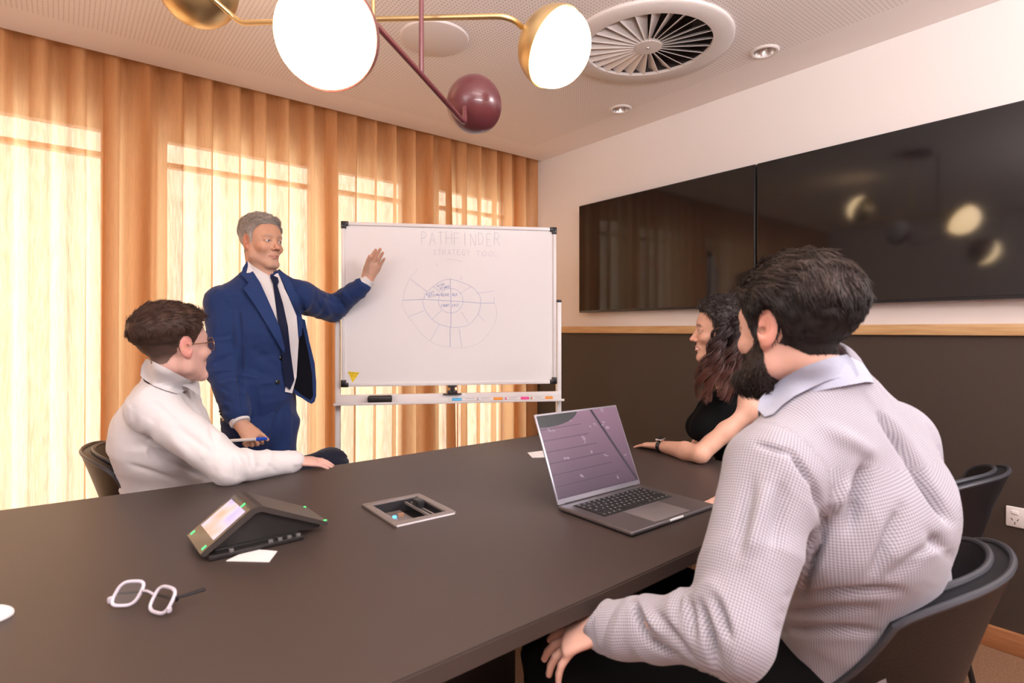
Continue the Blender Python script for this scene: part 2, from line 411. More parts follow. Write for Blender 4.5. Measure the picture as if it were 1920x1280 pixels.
tv(0.244 * S, 1.624 * S - 0.004, 'black wall screen behind the bearded man, reflecting the glowing lamps')
def outlet():
    w, h = 0.115, 0.078
    e = tag(empty('power_outlet', (XR - 0.01, 0.5656 * S - w / 2, EYE - 0.787 * S * 0.985 + 0.002)), 'white double power point on the charcoal wall', 'power outlet')
    wp = mat('white_plastic', (0.80, 0.78, 0.77), 0.3)
    MB().box((-0.004, 0, 0), (0.009, w, h), bev=0.004).build('cover_plate', wp, e)
    for s in (1, -1):
        MB().box((-0.010, s * 0.030, 0.018), (0.005, 0.020, 0.014), bev=0.002).build('switch', wp, e)
        for dy, dz, a in ((-0.009, -0.010, 0.5), (0.009, -0.010, -0.5), (0, -0.024, 0)):
            MB().box((-0.0088, s * 0.030 + dy, dz), (0.001, 0.0025, 0.010), R=Matrix.Rotation(a, 3, 'X')).build('slot', M_black, e, smooth=False)
outlet()

# ------------------------------------------------------------------ table
TZ = EYE - 0.505
M_table = mat('dark_bronze_laminate', (0.054, 0.039, 0.034), 0.45, spec=0.4, nmix=0.5, nscale=2.2, ncol=(0.043, 0.032, 0.028), bump=0.06, bscale=900)
M_tleg = mat('black_steel', (0.015, 0.014, 0.014), 0.4, spec=0.4)
def table():
    far = [(1.99, 2.045), (1.4, 2.060), (0.84, 2.066), (0.3, 2.10), (-0.135, 2.135), (-0.8, 2.15), (-1.25, 2.14)]
    near = [(-1.25, 0.70), (-0.4, 0.715), (0.373, 0.739), (0.8, 0.745), (1.19, 0.757), (1.6, 0.775), (1.99, 0.795)]
    def rnd(poly, r=0.05):
        out = []; n = len(poly)
        for i in range(n):
            p = Vector(poly[i]); a = Vector(poly[i - 1]) - p; b = Vector(poly[(i + 1) % n]) - p
            if abs(a.normalized().dot(b.normalized())) > 0.7: out.append(tuple(p)); continue
            p0 = p + a.normalized() * r; p2 = p + b.normalized() * r
            for t in np.linspace(0, 1, 6): out.append(tuple(p0 * (1 - t) ** 2 + p * 2 * t * (1 - t) + p2 * t * t))
        return out
    poly = rnd(far + near)
    e = tag(empty('meeting_table', (0.4, 1.42, 0)), 'long dark bronze meeting table with gently curved edges', 'table')
    bm = bmesh.new(); vs = [bm.verts.new((x - 0.4, y - 1.42, TZ - 0.032)) for x, y in poly]; f = bm.faces.new(vs)
    r = bmesh.ops.extrude_face_region(bm, geom=[f]); 
    for v in [g for g in r['geom'] if isinstance(g, bmesh.types.BMVert)]: v.co.z = TZ
    bmesh.ops.recalc_face_normals(bm, faces=bm.faces)
    ed = [q for q in bm.edges if abs(q.verts[0].co.z - TZ) < 1e-6 and abs(q.verts[1].co.z - TZ) < 1e-6]
    bmesh.ops.bevel(bm, geom=ed, offset=0.003, segments=2, affect='EDGES')
    # opening for the cable box
    me = bpy.data.meshes.new('tabletop'); bm.to_mesh(me); bm.free(); me.materials.append(M_table)
    o = bpy.data.objects.new('tabletop', me); COL.objects.link(o); o.parent = e
    return e, o
tab, ttop = table()
for x in (0.62, -0.72, 1.62):
    MB().box((x - 0.4, 0.0 if x < 1.5 else 0.06, (TZ - 0.032) / 2), (0.78 if x < 1.5 else 0.10, 0.34 if x < 1.5 else 0.5, TZ - 0.032), bev=0.006).build('pedestal' if x < 1.5 else 'leg', M_tleg, tab)

# ------------------------------------------------------------------ chairs
M_leather = mat('black_leather', (0.007, 0.0075, 0.010), 0.42, spec=0.35, bump=0.25, bscale=220)
M_piping = mat('grey_piping', (0.040, 0.043, 0.052), 0.38, spec=0.5)
def make_chair():
    e = empty('tub_chair')
    ZT, ZB0 = 0.81, 0.43
    def shell(u, v, off):
        w = 0.195 + 0.066 * v ** 0.85; z = ZB0 + (ZT - ZB0) * v - 0.05 * abs(u) ** 3 * v
        yb = -0.21 - 0.10 * v ** 1.3; sag = 0.115 + 0.035 * (1 - v) + 0.12 * (1 - v) ** 2
        a = u * 1.15
        x = (w + off) * math.sin(a) / math.sin(1.15); y = yb - off + sag * (1 - math.cos(a)) / (1 - math.cos(1.15))
        return (x, y, z)
    U = np.linspace(-1, 1, 33); V = np.linspace(0, 1, 14)
    inner = np.array([[shell(u, v, -0.020) for u in U] for v in V]); outer = np.array([[shell(u, v, 0.020) for u in U] for v in V])
    b = MB(); b.grid(inner); b.grid(outer); nr, nc = inner.shape[:2]; n = nr * nc
    ring = [(0, j) for j in range(nc)] + [(i, nc - 1) for i in range(1, nr)] + [(nr - 1, j) for j in range(nc - 2, -1, -1)] + [(i, 0) for i in range(nr - 2, 0, -1)]
    idx = [i * nc + j for i, j in ring]
    b.f += [(idx[k], idx[(k + 1) % len(idx)], idx[(k + 1) % len(idx)] + n, idx[k] + n) for k in range(len(idx))]
    b.build('backrest', M_leather, e)
    for off in (-0.017, 0.017):
        path = [shell(-1, v, off) for v in np.linspace(0, 1, 10)] + [tuple(np.array(shell(u, 1, off)) + (0, 0, 0.003)) for u in np.linspace(-1, 1, 30)[1:-1]] + [shell(1, v, off) for v in np.linspace(1, 0, 10)]
        MB().tube(path, 0.0065, 8).build('piping', M_piping, e)
    MB().box((0, 0.02, 0.425), (0.47, 0.47, 0.09), bev=0.035, seg=3).build('seat', M_leather, e)
    for sx in (-1, 1):
        for sy in (-1, 1):
            MB().tube([(sx * 0.17, sy * 0.15 + 0.02, 0.39), (sx * 0.235, sy * 0.215 + 0.02, 0.0)], [0.013, 0.009], 12).build('leg', M_tleg, e)
    MB().box((0, 0.02, 0.375), (0.36, 0.34, 0.016), bev=0.004).build('seat_frame', M_tleg, e)
    return e
ch0 = make_chair()
chairs = [((1.362, 0.572), 0.06, 'black leather tub chair carrying the bearded man in the checked shirt'),
          ((2.28, 0.745), -0.02, 'empty black leather tub chair behind the bearded man, by the charcoal wall'),
          ((0.385, 2.62), -math.pi / 2 - 0.12, 'black leather tub chair carrying the young man in the white shirt'),
          ((2.40, 1.28), math.pi / 2 - 0.15, 'black leather tub chair carrying the curly haired woman at the table end')]
for i, (p, rz, lab) in enumerate(chairs):
    c = ch0 if i == 0 else copy_tree(ch0)
    c.location = (p[0], p[1], 0); c.rotation_euler = (0, 0, rz)
    tag(c, lab, 'chair', 'black tub chairs around the meeting table')
# ================================================================== implicit-surface modelling for the people
def nrm(a): a = np.asarray(a, float); return a / np.linalg.norm(a)
class Field:
    """signed distance samples on a rectilinear grid (finer where asked)"""
    def __init__(s, lo, hi, h, fine=()):
        s.ax = []
        for a in range(3):
            x = lo[a]; xs = [x]
            while x < hi[a]:
                st = h
                for (flo, fhi, fh) in fine:
                    if flo[a] - h < x < fhi[a]: st = min(st, fh)
                x += st; xs.append(x)
            s.ax.append(np.array(xs, np.float32))
        s.h = h
        s.F = np.full(tuple(len(x) for x in s.ax), 0.3, np.float32)
    def _blk(s, lo, hi, pad):
        ix = []
        for a in range(3):
            i0 = int(np.searchsorted(s.ax[a], lo[a] - pad)); i1 = int(np.searchsorted(s.ax[a], hi[a] + pad))
            ix.append(slice(max(i0 - 1, 0), min(i1 + 1, len(s.ax[a]))))
        P = (s.ax[0][ix[0]][:, None, None], s.ax[1][ix[1]][None, :, None], s.ax[2][ix[2]][None, None, :])
        return tuple(ix), P
    def add(s, prim, k=0.01):
        fn, lo, hi = prim
        ix, P = s._blk(lo, hi, k + 2.5 * s.h)
        if min(i.stop - i.start for i in ix) <= 0: return
        d = fn(P).astype(np.float32); A = s.F[ix]
        if k > 0:
            hh = np.maximum(k - np.abs(A - d), 0) / k; s.F[ix] = np.minimum(A, d) - hh * hh * k * 0.25
        else: s.F[ix] = np.minimum(A, d)
        return s
    def sub(s, prim, k=0.004):
        fn, lo, hi = prim
        ix, P = s._blk(lo, hi, k + 2.5 * s.h)
        if min(i.stop - i.start for i in ix) <= 0: return
        d = -fn(P).astype(np.float32); A = s.F[ix]
        hh = np.maximum(k - np.abs(A - d), 0) / max(k, 1e-6); s.F[ix] = np.maximum(A, d) + hh * hh * k * 0.25
        return s
    def mesh(s):
        F = s.F; neg = F < 0
        n = np.zeros(tuple(x - 1 for x in F.shape), np.uint8)
        sl = [slice(0, -1), slice(1, None)]
        for i in (0, 1):
            for j in (0, 1):
                for k in (0, 1): n += neg[sl[i], sl[j], sl[k]]
        act = (n > 0) & (n < 8); I, J, K = np.nonzero(act)
        pos = np.zeros((len(I), 3)); cnt = np.zeros(len(I))
        cor = [(i, j, k) for i in (0, 1) for j in (0, 1) for k in (0, 1)]
        val = {c: F[I + c[0], J + c[1], K + c[2]] for c in cor}
        X = [s.ax[0], s.ax[1], s.ax[2]]
        for a in cor:
            for ax in range(3):
                if a[ax] == 0:
                    b = list(a); b[ax] = 1; b = tuple(b)
                    va, vb = val[a], val[b]; cr = (va < 0) != (vb < 0)
                    t = np.where(cr, va / np.where(cr, va - vb, 1), 0)
                    idx = (I, J, K)
                    for q in range(3):
                        p0 = X[q][idx[q] + a[q]]; p1 = X[q][idx[q] + b[q]]
                        pos[:, q] += np.where(cr, p0 + t * (p1 - p0), 0)
                    cnt += cr
        pos /= cnt[:, None]
        vid = np.full(act.shape, -1, np.int32); vid[I, J, K] = np.arange(len(I))
        quads = []
        for ax in range(3):
            u, v = (ax + 1) % 3, (ax + 2) % 3
            s0 = [slice(None)] * 3; s1 = [slice(None)] * 3; s0[ax] = slice(0, -1); s1[ax] = slice(1, None)
            a = neg[tuple(s0)]; b = neg[tuple(s1)]
            for flip, m in ((False, a & ~b), (True, ~a & b)):
                E = np.array(np.nonzero(m))
                ok = (E[u] > 0) & (E[v] > 0) & (E[u] < act.shape[u]) & (E[v] < act.shape[v]); E = E[:, ok]
                if E.shape[1] == 0: continue
                def cell(du, dv):
                    e = E.copy(); e[u] -= du; e[v] -= dv; return vid[e[0], e[1], e[2]]
                q = np.stack([cell(1, 1), cell(0, 1), cell(0, 0), cell(1, 0)], 1)
                quads.append(q[:, ::-1] if flip else q)
        Q = np.concatenate(quads); Q = Q[(Q >= 0).all(1)]
        return pos, Q

def vnormals(V, Q):
    n = np.cross(V[Q[:, 2]] - V[Q[:, 0]], V[Q[:, 3]] - V[Q[:, 1]]); N = np.zeros_like(V)
    for k in range(4): np.add.at(N, Q[:, k], n)
    return N / (np.linalg.norm(N, axis=1, keepdims=True) + 1e-12)
def relax(V, Q, it=1, f=0.5):
    for _ in range(it):
        S = np.zeros_like(V); c = np.zeros(len(V))
        for k in range(4):
            for q in (1, 3):
                np.add.at(S, Q[:, k], V[Q[:, (k + q) % 4]]); np.add.at(c, Q[:, k], 1)
        V = V * (1 - f) + f * S / np.maximum(c, 1)[:, None]
    return V
def mesh_obj(name, V, Q, m, parent=None, col=None, uv=None):
    me = bpy.data.meshes.new(name); me.vertices.add(len(V)); me.vertices.foreach_set('co', np.asarray(V, np.float32).ravel())
    Q = np.asarray(Q, np.int32); w = Q.shape[1]
    me.loops.add(Q.size); me.loops.foreach_set('vertex_index', Q.ravel())
    me.polygons.add(len(Q)); me.polygons.foreach_set('loop_start', np.arange(0, Q.size, w, dtype=np.int32))
    try: me.polygons.foreach_set('loop_total', np.full(len(Q), w, np.int32))
    except Exception: pass
    me.polygons.foreach_set('use_smooth', np.ones(len(Q), bool)); me.update(); me.validate()
    if col is not None:
        a = me.color_attributes.new('Col', 'FLOAT_COLOR', 'POINT')
        c = np.ones((len(V), 4), np.float32); c[:, :3] = col; a.data.foreach_set('color', c.ravel())
    if uv is not None:
        a = me.attributes.new('cloth', 'FLOAT_VECTOR', 'POINT'); u = np.zeros((len(V), 3), np.float32); u[:, :2] = uv; a.data.foreach_set('vector', u.ravel())
    me.materials.append(m)
    o = bpy.data.objects.new(name, me); COL.objects.link(o)
    if parent is not None: o.parent = parent
    return o

# ---- primitives: (function, lower corner, upper corner)
def p_cone(a, b, ra, rb):
    a = np.asarray(a, float); b = np.asarray(b, float); ab = b - a; L2 = ab @ ab + 1e-12; R = max(ra, rb)
    def fn(P):
        x, y, z = P[0] - a[0], P[1] - a[1], P[2] - a[2]
        t = np.clip((x * ab[0] + y * ab[1] + z * ab[2]) / L2, 0, 1)
        return np.sqrt((x - t * ab[0]) ** 2 + (y - t * ab[1]) ** 2 + (z - t * ab[2]) ** 2) - (ra + t * (rb - ra))
    return fn, np.minimum(a, b) - R, np.maximum(a, b) + R
def p_sph(c, r): return p_cone(c, np.asarray(c, float) + (0, 0, 1e-4), r, r)
def p_ell(c, rad, R=np.eye(3)):
    """R: rows are the ellipsoid axes"""
    c = np.asarray(c, float); rad = np.asarray(rad, float); R = np.asarray(R, float); ext = np.sqrt(((R * rad[:, None]) ** 2).sum(0))
    def fn(P):
        x, y, z = P[0] - c[0], P[1] - c[1], P[2] - c[2]
        q = [(R[i, 0] * x + R[i, 1] * y + R[i, 2] * z) / rad[i] for i in range(3)]
        k0 = np.sqrt(q[0] ** 2 + q[1] ** 2 + q[2] ** 2) + 1e-9
        k1 = np.sqrt((q[0] / rad[0]) ** 2 + (q[1] / rad[1]) ** 2 + (q[2] / rad[2]) ** 2) + 1e-9
        return k0 * (k0 - 1) / k1
    return fn, c - ext, c + ext
def p_econe(a, b, wa, wb, xa, xb=None):
    """bone with an elliptical section: w = (half width along x axis, half depth)"""
    a = np.asarray(a, float); b = np.asarray(b, float); ab = b - a; L = np.linalg.norm(ab); d = ab / L
    xa = np.asarray(xa, float); xb = xa if xb is None else np.asarray(xb, float); R = max(*wa, *wb)
    def fn(P):
        x, y, z = P[0] - a[0], P[1] - a[1], P[2] - a[2]
        tt = (x * d[0] + y * d[1] + z * d[2]) / L; t = np.clip(tt, 0, 1)
        X = [xa[i] + t * (xb[i] - xa[i]) for i in range(3)]
        dt = X[0] * d[0] + X[1] * d[1] + X[2] * d[2]; X = [X[i] - dt * d[i] for i in range(3)]
        nn = np.sqrt(X[0] ** 2 + X[1] ** 2 + X[2] ** 2) + 1e-9; X = [q / nn for q in X]
        Y = [d[1] * X[2] - d[2] * X[1], d[2] * X[0] - d[0] * X[2], d[0] * X[1] - d[1] * X[0]]
        w = wa[0] + t * (wb[0] - wa[0]); h = wa[1] + t * (wb[1] - wa[1]); m = np.minimum(w, h)
        rx, ry, rz = x - t * ab[0], y - t * ab[1], z - t * ab[2]
        u = (rx * X[0] + ry * X[1] + rz * X[2]) / w; v = (rx * Y[0] + ry * Y[1] + rz * Y[2]) / h
        s_ = ((tt - t) * L) / m
        k0 = np.sqrt(u * u + v * v + s_ * s_) + 1e-9; k1 = np.sqrt((u / w) ** 2 + (v / h) ** 2 + (s_ / m) ** 2) + 1e-9
        return k0 * (k0 - 1) / k1
    return fn, np.minimum(a, b) - R, np.maximum(a, b) + R
def noise_tab(seed):
    return np.random.default_rng(seed).uniform(-1, 1, (32, 32, 32)).astype(np.float32)
_TAB = noise_tab(5)
def vnoise(P, tab=_TAB):
    P = np.asarray(P, float); i = np.floor(P).astype(int); f = P - i; f = f * f * (3 - 2 * f); r = 0
    for a in (0, 1):
        for b in (0, 1):
            for c in (0, 1):
                w = (f[:, 0] if a else 1 - f[:, 0]) * (f[:, 1] if b else 1 - f[:, 1]) * (f[:, 2] if c else 1 - f[:, 2])
                r = r + w * tab[(i[:, 0] + a) % 32, (i[:, 1] + b) % 32, (i[:, 2] + c) % 32]
    return r
def seg_dist2(px, py, a, b):
    ax, ay = a; bx, by = b; L = (bx - ax) ** 2 + (by - ay) ** 2
    t = np.clip(((px - ax) * (bx - ax) + (py - ay) * (by - ay)) / L, 0, 1)
    return np.hypot(px - ax - t * (bx - ax), py - ay - t * (by - ay)), t
def bone_uv(V, bones):
    """cloth coordinates (around, along) taken from the nearest bone; bone = (a, b, radius, xaxis)"""
    best = np.full(len(V), 1e9); uv = np.zeros((len(V), 2)); which = np.zeros(len(V), int)
    for n, (a, b, r, xa) in enumerate(bones):
        a = np.asarray(a, float); b = np.asarray(b, float); ab = b - a; L = np.linalg.norm(ab); d = ab / L
        x = nrm(xa - d * (np.asarray(xa) @ d)); y = np.cross(d, x); q = V - a; tt = q @ d; t = np.clip(tt, 0, L)
        dist = np.linalg.norm(q - t[:, None] * d, axis=1) - r; m = dist < best; best[m] = dist[m]; which[m] = n
        ang = np.arctan2(q @ y, q @ x); uv[m, 0] = (ang * r)[m]; uv[m, 1] = tt[m]
    return uv, which
def folds(V, N, bones, amp, fa=26.0, fr=9.0, seed=1, joint=None):
    """cloth creases running around the bones, deeper close to the joints given"""
    uv, which = bone_uv(V, bones); tab = noise_tab(seed)
    q = np.stack([uv[:, 0] * fr + which * 7.3, uv[:, 1] * fa + vnoise(np.stack([uv[:, 0] * 12, uv[:, 1] * 9, which * 3.1], 1)) * 0.8, which * 5.7 + 0.5], 1)
    n = vnoise(q, tab); n = 1 - 2 * np.abs(n) ** 0.8; n2 = vnoise(q * (1.9, 1.9, 1), tab)
    w = np.ones(len(V))
    if joint is not None:
        w = np.full(len(V), 0.45)
        for j, r in joint: w = np.maximum(w, np.exp(-(np.linalg.norm(V - np.asarray(j), axis=1) / r) ** 2))
    return V + N * ((n * 0.75 + n2 * 0.35) * amp * w)[:, None]
def creases(V, N, lines, facing=True):
    """grooves (depth > 0) or ridges (depth < 0) along lines given where they are seen; only the side towards the viewer"""
    px, py, f = proj(V); face = np.ones(len(V))
    if facing:
        ray = V - np.array([0, 0, EYE]); ray /= np.linalg.norm(ray, axis=1, keepdims=True); face = np.clip(-(N * ray).sum(1) * 1.5, 0, 1)
    D = np.zeros(len(V))
    for (a, b, w, dep) in lines:
        d, t = seg_dist2(px, py, a, b); D += dep * np.exp(-(d / w) ** 2) * np.sin(np.clip(t, 0.02, 0.98) * math.pi) ** 0.5
    return V - N * (D * face)[:, None]

# ---- head, in head units: x = the person's left, y = forward, z = up, origin between the ears at eye height (m)
class Head:
    def __init__(s, o, fwd, up=(0, 0, 1), k=1.0):
        s.o = np.asarray(o, float); s.y = nrm(fwd); s.x = nrm(np.cross(s.y, nrm(up))); s.x = -s.x
        s.x = nrm(np.cross(nrm(up), s.y)) * 1.0     # person's left = up x forward
        s.z = np.cross(s.y, s.x); s.k = k; s.R = np.stack([s.x, s.y, s.z])
    def w(s, p): p = np.asarray(p, float) * s.k; return s.o + p[0] * s.x + p[1] * s.y + p[2] * s.z
    def loc(s, V): return (np.asarray(V) - s.o) @ s.R.T / s.k
    def cone(s, a, b, ra, rb=None): return p_cone(s.w(a), s.w(b), ra * s.k, (ra if rb is None else rb) * s.k)
    def ell(s, c, r, rot=None):
        R = s.R if rot is None else (np.asarray(rot) @ s.R)
        return p_ell(s.w(c), np.asarray(r) * s.k, R)
def rotm(ax, a):
    return np.array(Matrix.Rotation(a, 3, ax))
def head_field(F, H, neck, female=False, smile=0.0, nose=1.0, jaw=1.0, ears=True, mouth_open=False, neck_r=0.056):
    A = F.add; S_ = F.sub; g = 0.88 if female else 0.95
    A(H.ell((0, -0.018, 0.040), (0.0755, 0.094, 0.080)), 0.01)
    A(H.ell((0, 0.018, 0.022), (0.068, 0.070, 0.070)), 0.03)
    A(H.ell((0, 0.030, -0.035), (0.058 * jaw, 0.056, 0.074)), 0.03)
    for sx in (-1, 1):
        A(H.cone((sx * 0.050 * jaw * g, 0.004, -0.066), (sx * 0.018, 0.062, -0.103), 0.020, 0.017), 0.022)
        A(H.cone((sx * 0.058, 0.0, -0.02), (sx * 0.051 * jaw * g, 0.004, -0.066), 0.018, 0.020), 0.02)
        A(H.ell((sx * 0.040, 0.058, -0.034 + 0.003 * smile), (0.022, 0.022, 0.019)), 0.016)       # cheek bone
    A(H.cone((-0.012, 0.069, -0.106), (0.012, 0.069, -0.106), 0.0165), 0.018)                       # chin
    A(H.cone((-0.032, 0.073, 0.020), (0.032, 0.073, 0.020), 0.0125 if not female else 0.010), 0.016)  # brow ridge
    A(H.ell((0, 0.054, -0.067), (0.034, 0.033, 0.027)), 0.015)                                      # muzzle
    for sx in (-1, 1):
        S_(H.ell((sx * 0.0315, 0.094, -0.001), (0.019, 0.014, 0.0125)), 0.014)                      # eye socket
    # nose
    A(H.cone((0, 0.080, 0.010), (0, 0.100 * 1.0, -0.026), 0.0075, 0.0088), 0.010)
    A(H.ell((0, 0.1045, -0.0345), (0.0100 * nose, 0.0105, 0.0090)), 0.006)
    for sx in (-1, 1):
        A(H.ell((sx * 0.0125 * nose, 0.0935, -0.0385), (0.0068, 0.0095, 0.0068)), 0.005)
        S_(H.ell((sx * 0.0065, 0.098, -0.0435), (0.0032, 0.0048, 0.0035)), 0.002)
    # lids round the eyes
    for sx in (-1, 1):
        A(H.ell((sx * 0.0315, 0.0735, -0.001), (0.0150, 0.0135, 0.0135)), 0.004)
        S_(H.ell((sx * 0.0320, 0.0875, -0.0015), (0.0150, 0.0085, 0.0050 - 0.0006 * smile)), 0.0015)
        A(H.cone((sx * 0.020, 0.0835, 0.0055), (sx * 0.043, 0.0765, 0.0045), 0.0022), 0.004)         # upper lid fold
        A(H.cone((sx * 0.016, 0.0835, 0.021), (sx * 0.045, 0.074, 0.021), 0.0040, 0.0030), 0.006)      # eyebrow mass
    # lips
    u = 0.002 * smile; mw = 0.0265 + 0.003 * smile
    for sx in (-1, 1):
        A(H.cone((0, 0.0890, -0.0650), (sx * mw, 0.0765, -0.0680 + u), 0.0046, 0.0020), 0.004)
        A(H.cone((0, 0.0875, -0.0755), (sx * (mw - 0.004), 0.0770, -0.0715 + u), 0.0054, 0.0022), 0.004)
        gap = 0.0034 if mouth_open else 0.0010
        S_(H.cone((0, 0.0950, -0.0703), (sx * (mw + 0.001), 0.0800, -0.0697 + u), gap + 0.0010, gap * 0.8), 0.0020)
        S_(H.cone((sx * 0.020, 0.089, -0.042), (sx * 0.036, 0.074, -0.068), 0.0018, 0.0014), 0.006)     # fold beside the mouth
    S_(H.cone((0, 0.094, -0.048), (0, 0.093, -0.058), 0.0022), 0.004)
    S_(H.cone((-0.010, 0.0885, -0.086), (0.010, 0.0885, -0.086), 0.0030), 0.008)
    if ears:
        for sx in (-1, 1):
            e = rotm('Z', sx * -0.42) @ rotm('X', 0.12)
            e = e.T
            A(H.ell((sx * 0.0795, -0.012, -0.004), (0.0062, 0.0185, 0.031), e), 0.005)
            A(H.ell((sx * 0.0760, -0.004, -0.030), (0.0058, 0.009, 0.011), e), 0.005)
            S_(H.ell((sx * 0.0850, -0.0085, 0.002), (0.0050, 0.0105, 0.0190), e), 0.003)
            S_(H.ell((sx * 0.0800, 0.0, -0.006), (0.008, 0.0055, 0.0070), e), 0.003)
            A(H.cone((sx * 0.0800, -0.012, 0.016), (sx * 0.0800, -0.012, -0.014), 0.0022), 0.003)
    # neck
    A(p_cone(H.w((0, -0.030, -0.055)), neck, neck_r * (0.84 if female else 0.98), neck_r * (0.92 if female else 1.1)), 0.025)
    A(p_cone(H.w((0, 0.010, -0.085)), np.asarray(neck) + H.y * 0.03, 0.030, 0.036), 0.03)
def head_color(H, V, skin, lip, brow, brow_amt=1.0, stubble=None, ear=None, cheek=None):
    L = H.loc(V); x, y, z = L.T; ax = np.abs(x)
    C = np.tile(np.array(skin, float), (len(V), 1))
    def blend(m, c):
        m = np.clip(m, 0, 1)[:, None]; return C * (1 - m) + np.array(c) * m
    mott = vnoise(L * 60 + 9) * 0.5 + 0.5
    if cheek is not None:
        C = blend(np.exp(-(((ax - 0.043) / 0.02) ** 2 + ((z + 0.034) / 0.018) ** 2 + ((y - 0.06) / 0.04) ** 2)) * 0.35, cheek)
        C = blend(np.exp(-((x / 0.015) ** 2 + ((z + 0.034) / 0.014) ** 2)) * (y > 0.09) * 0.4, cheek)
        C = blend(np.clip(np.sin(z * 900) - 0.75, 0, 1) * (z > 0.034) * (z < 0.062) * (ax < 0.04) * (y > 0.06) * 0.35, np.array(skin) * 0.75)
    if stubble is not None:
        m = (z < -0.045) & (z > -0.14) & (y > -0.005); m = m * np.clip((-z - 0.045) / 0.02, 0, 1); C = blend(m * 0.35 * (0.6 + 0.4 * mott), stubble)
    if ear is not None: C = blend(np.clip((ax - 0.0725) / 0.004, 0, 1) * np.clip((1.15 - np.sqrt(((y + 0.010) / 0.026) ** 2 + ((z + 0.004) / 0.038) ** 2)) / 0.15, 0, 1) * 0.7, ear)
    m = np.exp(-(((z + 0.0702) / (0.0085 * np.clip(1.08 - (ax / 0.031) ** 2, 0.15, 1))) ** 4)) * np.clip((0.030 - ax) / 0.004, 0, 1) * (y > 0.070); C = blend(m * 0.8, lip)
    C = blend(np.exp(-((z + 0.0700) / 0.0013) ** 2) * (ax < 0.028) * (y > 0.070) * 0.75, np.array(lip) * 0.35)
    er = np.sqrt(((ax - 0.032) / 0.0150) ** 2 + ((z + 0.0015) / 0.0050) ** 2); up_ = np.where(z > -0.002, 1.0, 0.45)
    C = blend(np.exp(-((er - 1.08) / 0.16) ** 2) * up_ * (y > 0.055) * 0.75, np.array(brow) * 0.45)
    bz = 0.0205 + 0.004 * np.sin((ax - 0.012) / 0.034 * 3.0) - 0.002
    m = np.exp(-(((z - bz) / 0.0048) ** 4)) * np.clip((ax - 0.012) / 0.003, 0, 1) * np.clip((0.050 - ax) / 0.006, 0, 1) * (y > 0.05)
    C = blend(m * brow_amt * (0.75 + 0.25 * mott), brow)
    m = np.exp(-(((z - 0.0) / 0.0075) ** 2 + ((ax - 0.0315) / 0.017) ** 2)) * (y > 0.06); C = blend(m * 0.25, np.array(lip) * 0.8)
    return C * (0.94 + 0.08 * mott)[:, None]
M_eyew = mat('eye_white', (0.72, 0.68, 0.66), 0.15)
def eye(H, sx, iris, look, parent):
    """eyeball with a coloured iris and a pupil"""
    c = H.w((sx * 0.0315, 0.0735, -0.0015)); r = 0.0120 * H.k; look = nrm(look)
    a = nrm(np.cross(look, (0, 0, 1))); b = np.cross(a, look); V = []; C = []
    nth = 18; rings = [0.0, 0.10, 0.19, 0.21, 0.46, 0.50, 0.56, 0.8, 1.2, 1.8, 2.4, 3.1]
    for th in rings:
        for k in range(nth):
            p = 2 * math.pi * k / nth
            V.append(c + r * (look * math.cos(th) + (a * math.cos(p) + b * math.sin(p)) * math.sin(th)))
            C.append((0.01, 0.01, 0.01) if th < 0.2 else (iris if th < 0.48 else ((0.25, 0.22, 0.22) if th < 0.52 else (0.74, 0.69, 0.66))))
    Q = [(i * nth + k, i * nth + (k + 1) % nth, (i + 1) * nth + (k + 1) % nth, (i + 1) * nth + k) for i in range(len(rings) - 1) for k in range(nth)]
    return mesh_obj('eye', np.array(V), np.array(Q)[:, ::-1], mat('eyeball', (1, 1, 1), 0.12, attr='Col', coat=0.5), parent, col=np.array(C))

# ---- hand
def hand_prims(F, wrist, f, n, s, k=1.0, curl=(0.3, 0.35, 0.25), spread=0.0, thumb=(0.6, 0.75, 0.25), tcurl=0.25, curls=None, thick=1.0):
    """f: where the fingers point, n: where the palm faces, s: the thumb side"""
    w = np.asarray(wrist, float); f = nrm(f); n = nrm(n - f * (np.asarray(n) @ f)); s = nrm(s - f * (np.asarray(s) @ f) - n * (np.asarray(s) @ n)); k = k * 1.0
    F.add(p_econe(w - f * 0.01, w + f * 0.078 * k, (0.026 * k, 0.018 * k), (0.038 * k, 0.0135 * k), s), 0.010)
    F.add(p_cone(w + f * 0.015 * k + s * 0.018 * k + n * 0.005, w + f * 0.058 * k + s * 0.030 * k + n * 0.006, 0.016 * k, 0.012 * k), 0.012)
    lens = (0.070, 0.078, 0.073, 0.057); offs = (0.030, 0.0105, -0.0095, -0.0280); rad = (0.0086, 0.0088, 0.0084, 0.0074)
    tips = []
    for i in range(4):
        c = curls[i] if curls is not None else curl
        b = w + (f * (0.083 - 0.004 * abs(i - 1)) + s * offs[i]) * k
        a = spread * (1.5 - i); d = nrm(f * math.cos(a) + s * math.sin(a)); q = b - d * 0.012 * k; ang = 0; r = rad[i] * k * thick
        for j, fr in enumerate((0.46, 0.30, 0.26)):
            ang += c[j]; dd = d * math.cos(ang) + n * math.sin(ang); L = lens[i] * fr * k + (0.012 * k if j == 0 else 0)
            q2 = q + dd * L; F.add(p_cone(q, q2, r * (1.0 - 0.08 * j), r * (0.94 - 0.09 * j)), 0.003 if j else 0.006); q = q2
        tips.append(q)
    t = nrm(f * thumb[0] + s * thumb[1] + n * thumb[2]); q = w + (f * 0.022 + s * 0.022 + n * 0.004) * k
    for j, (L, r) in enumerate(((0.042, 0.0125), (0.033, 0.0102), (0.026, 0.0092))):
        q2 = q + t * L * k; F.add(p_cone(q, q2, r * k * thick, (r - 0.001) * k * thick), 0.007 if j == 0 else 0.003); q = q2
        t = nrm(t + (f * 0.5 + n * 0.3) * tcurl)
    tips.append(q); return tips

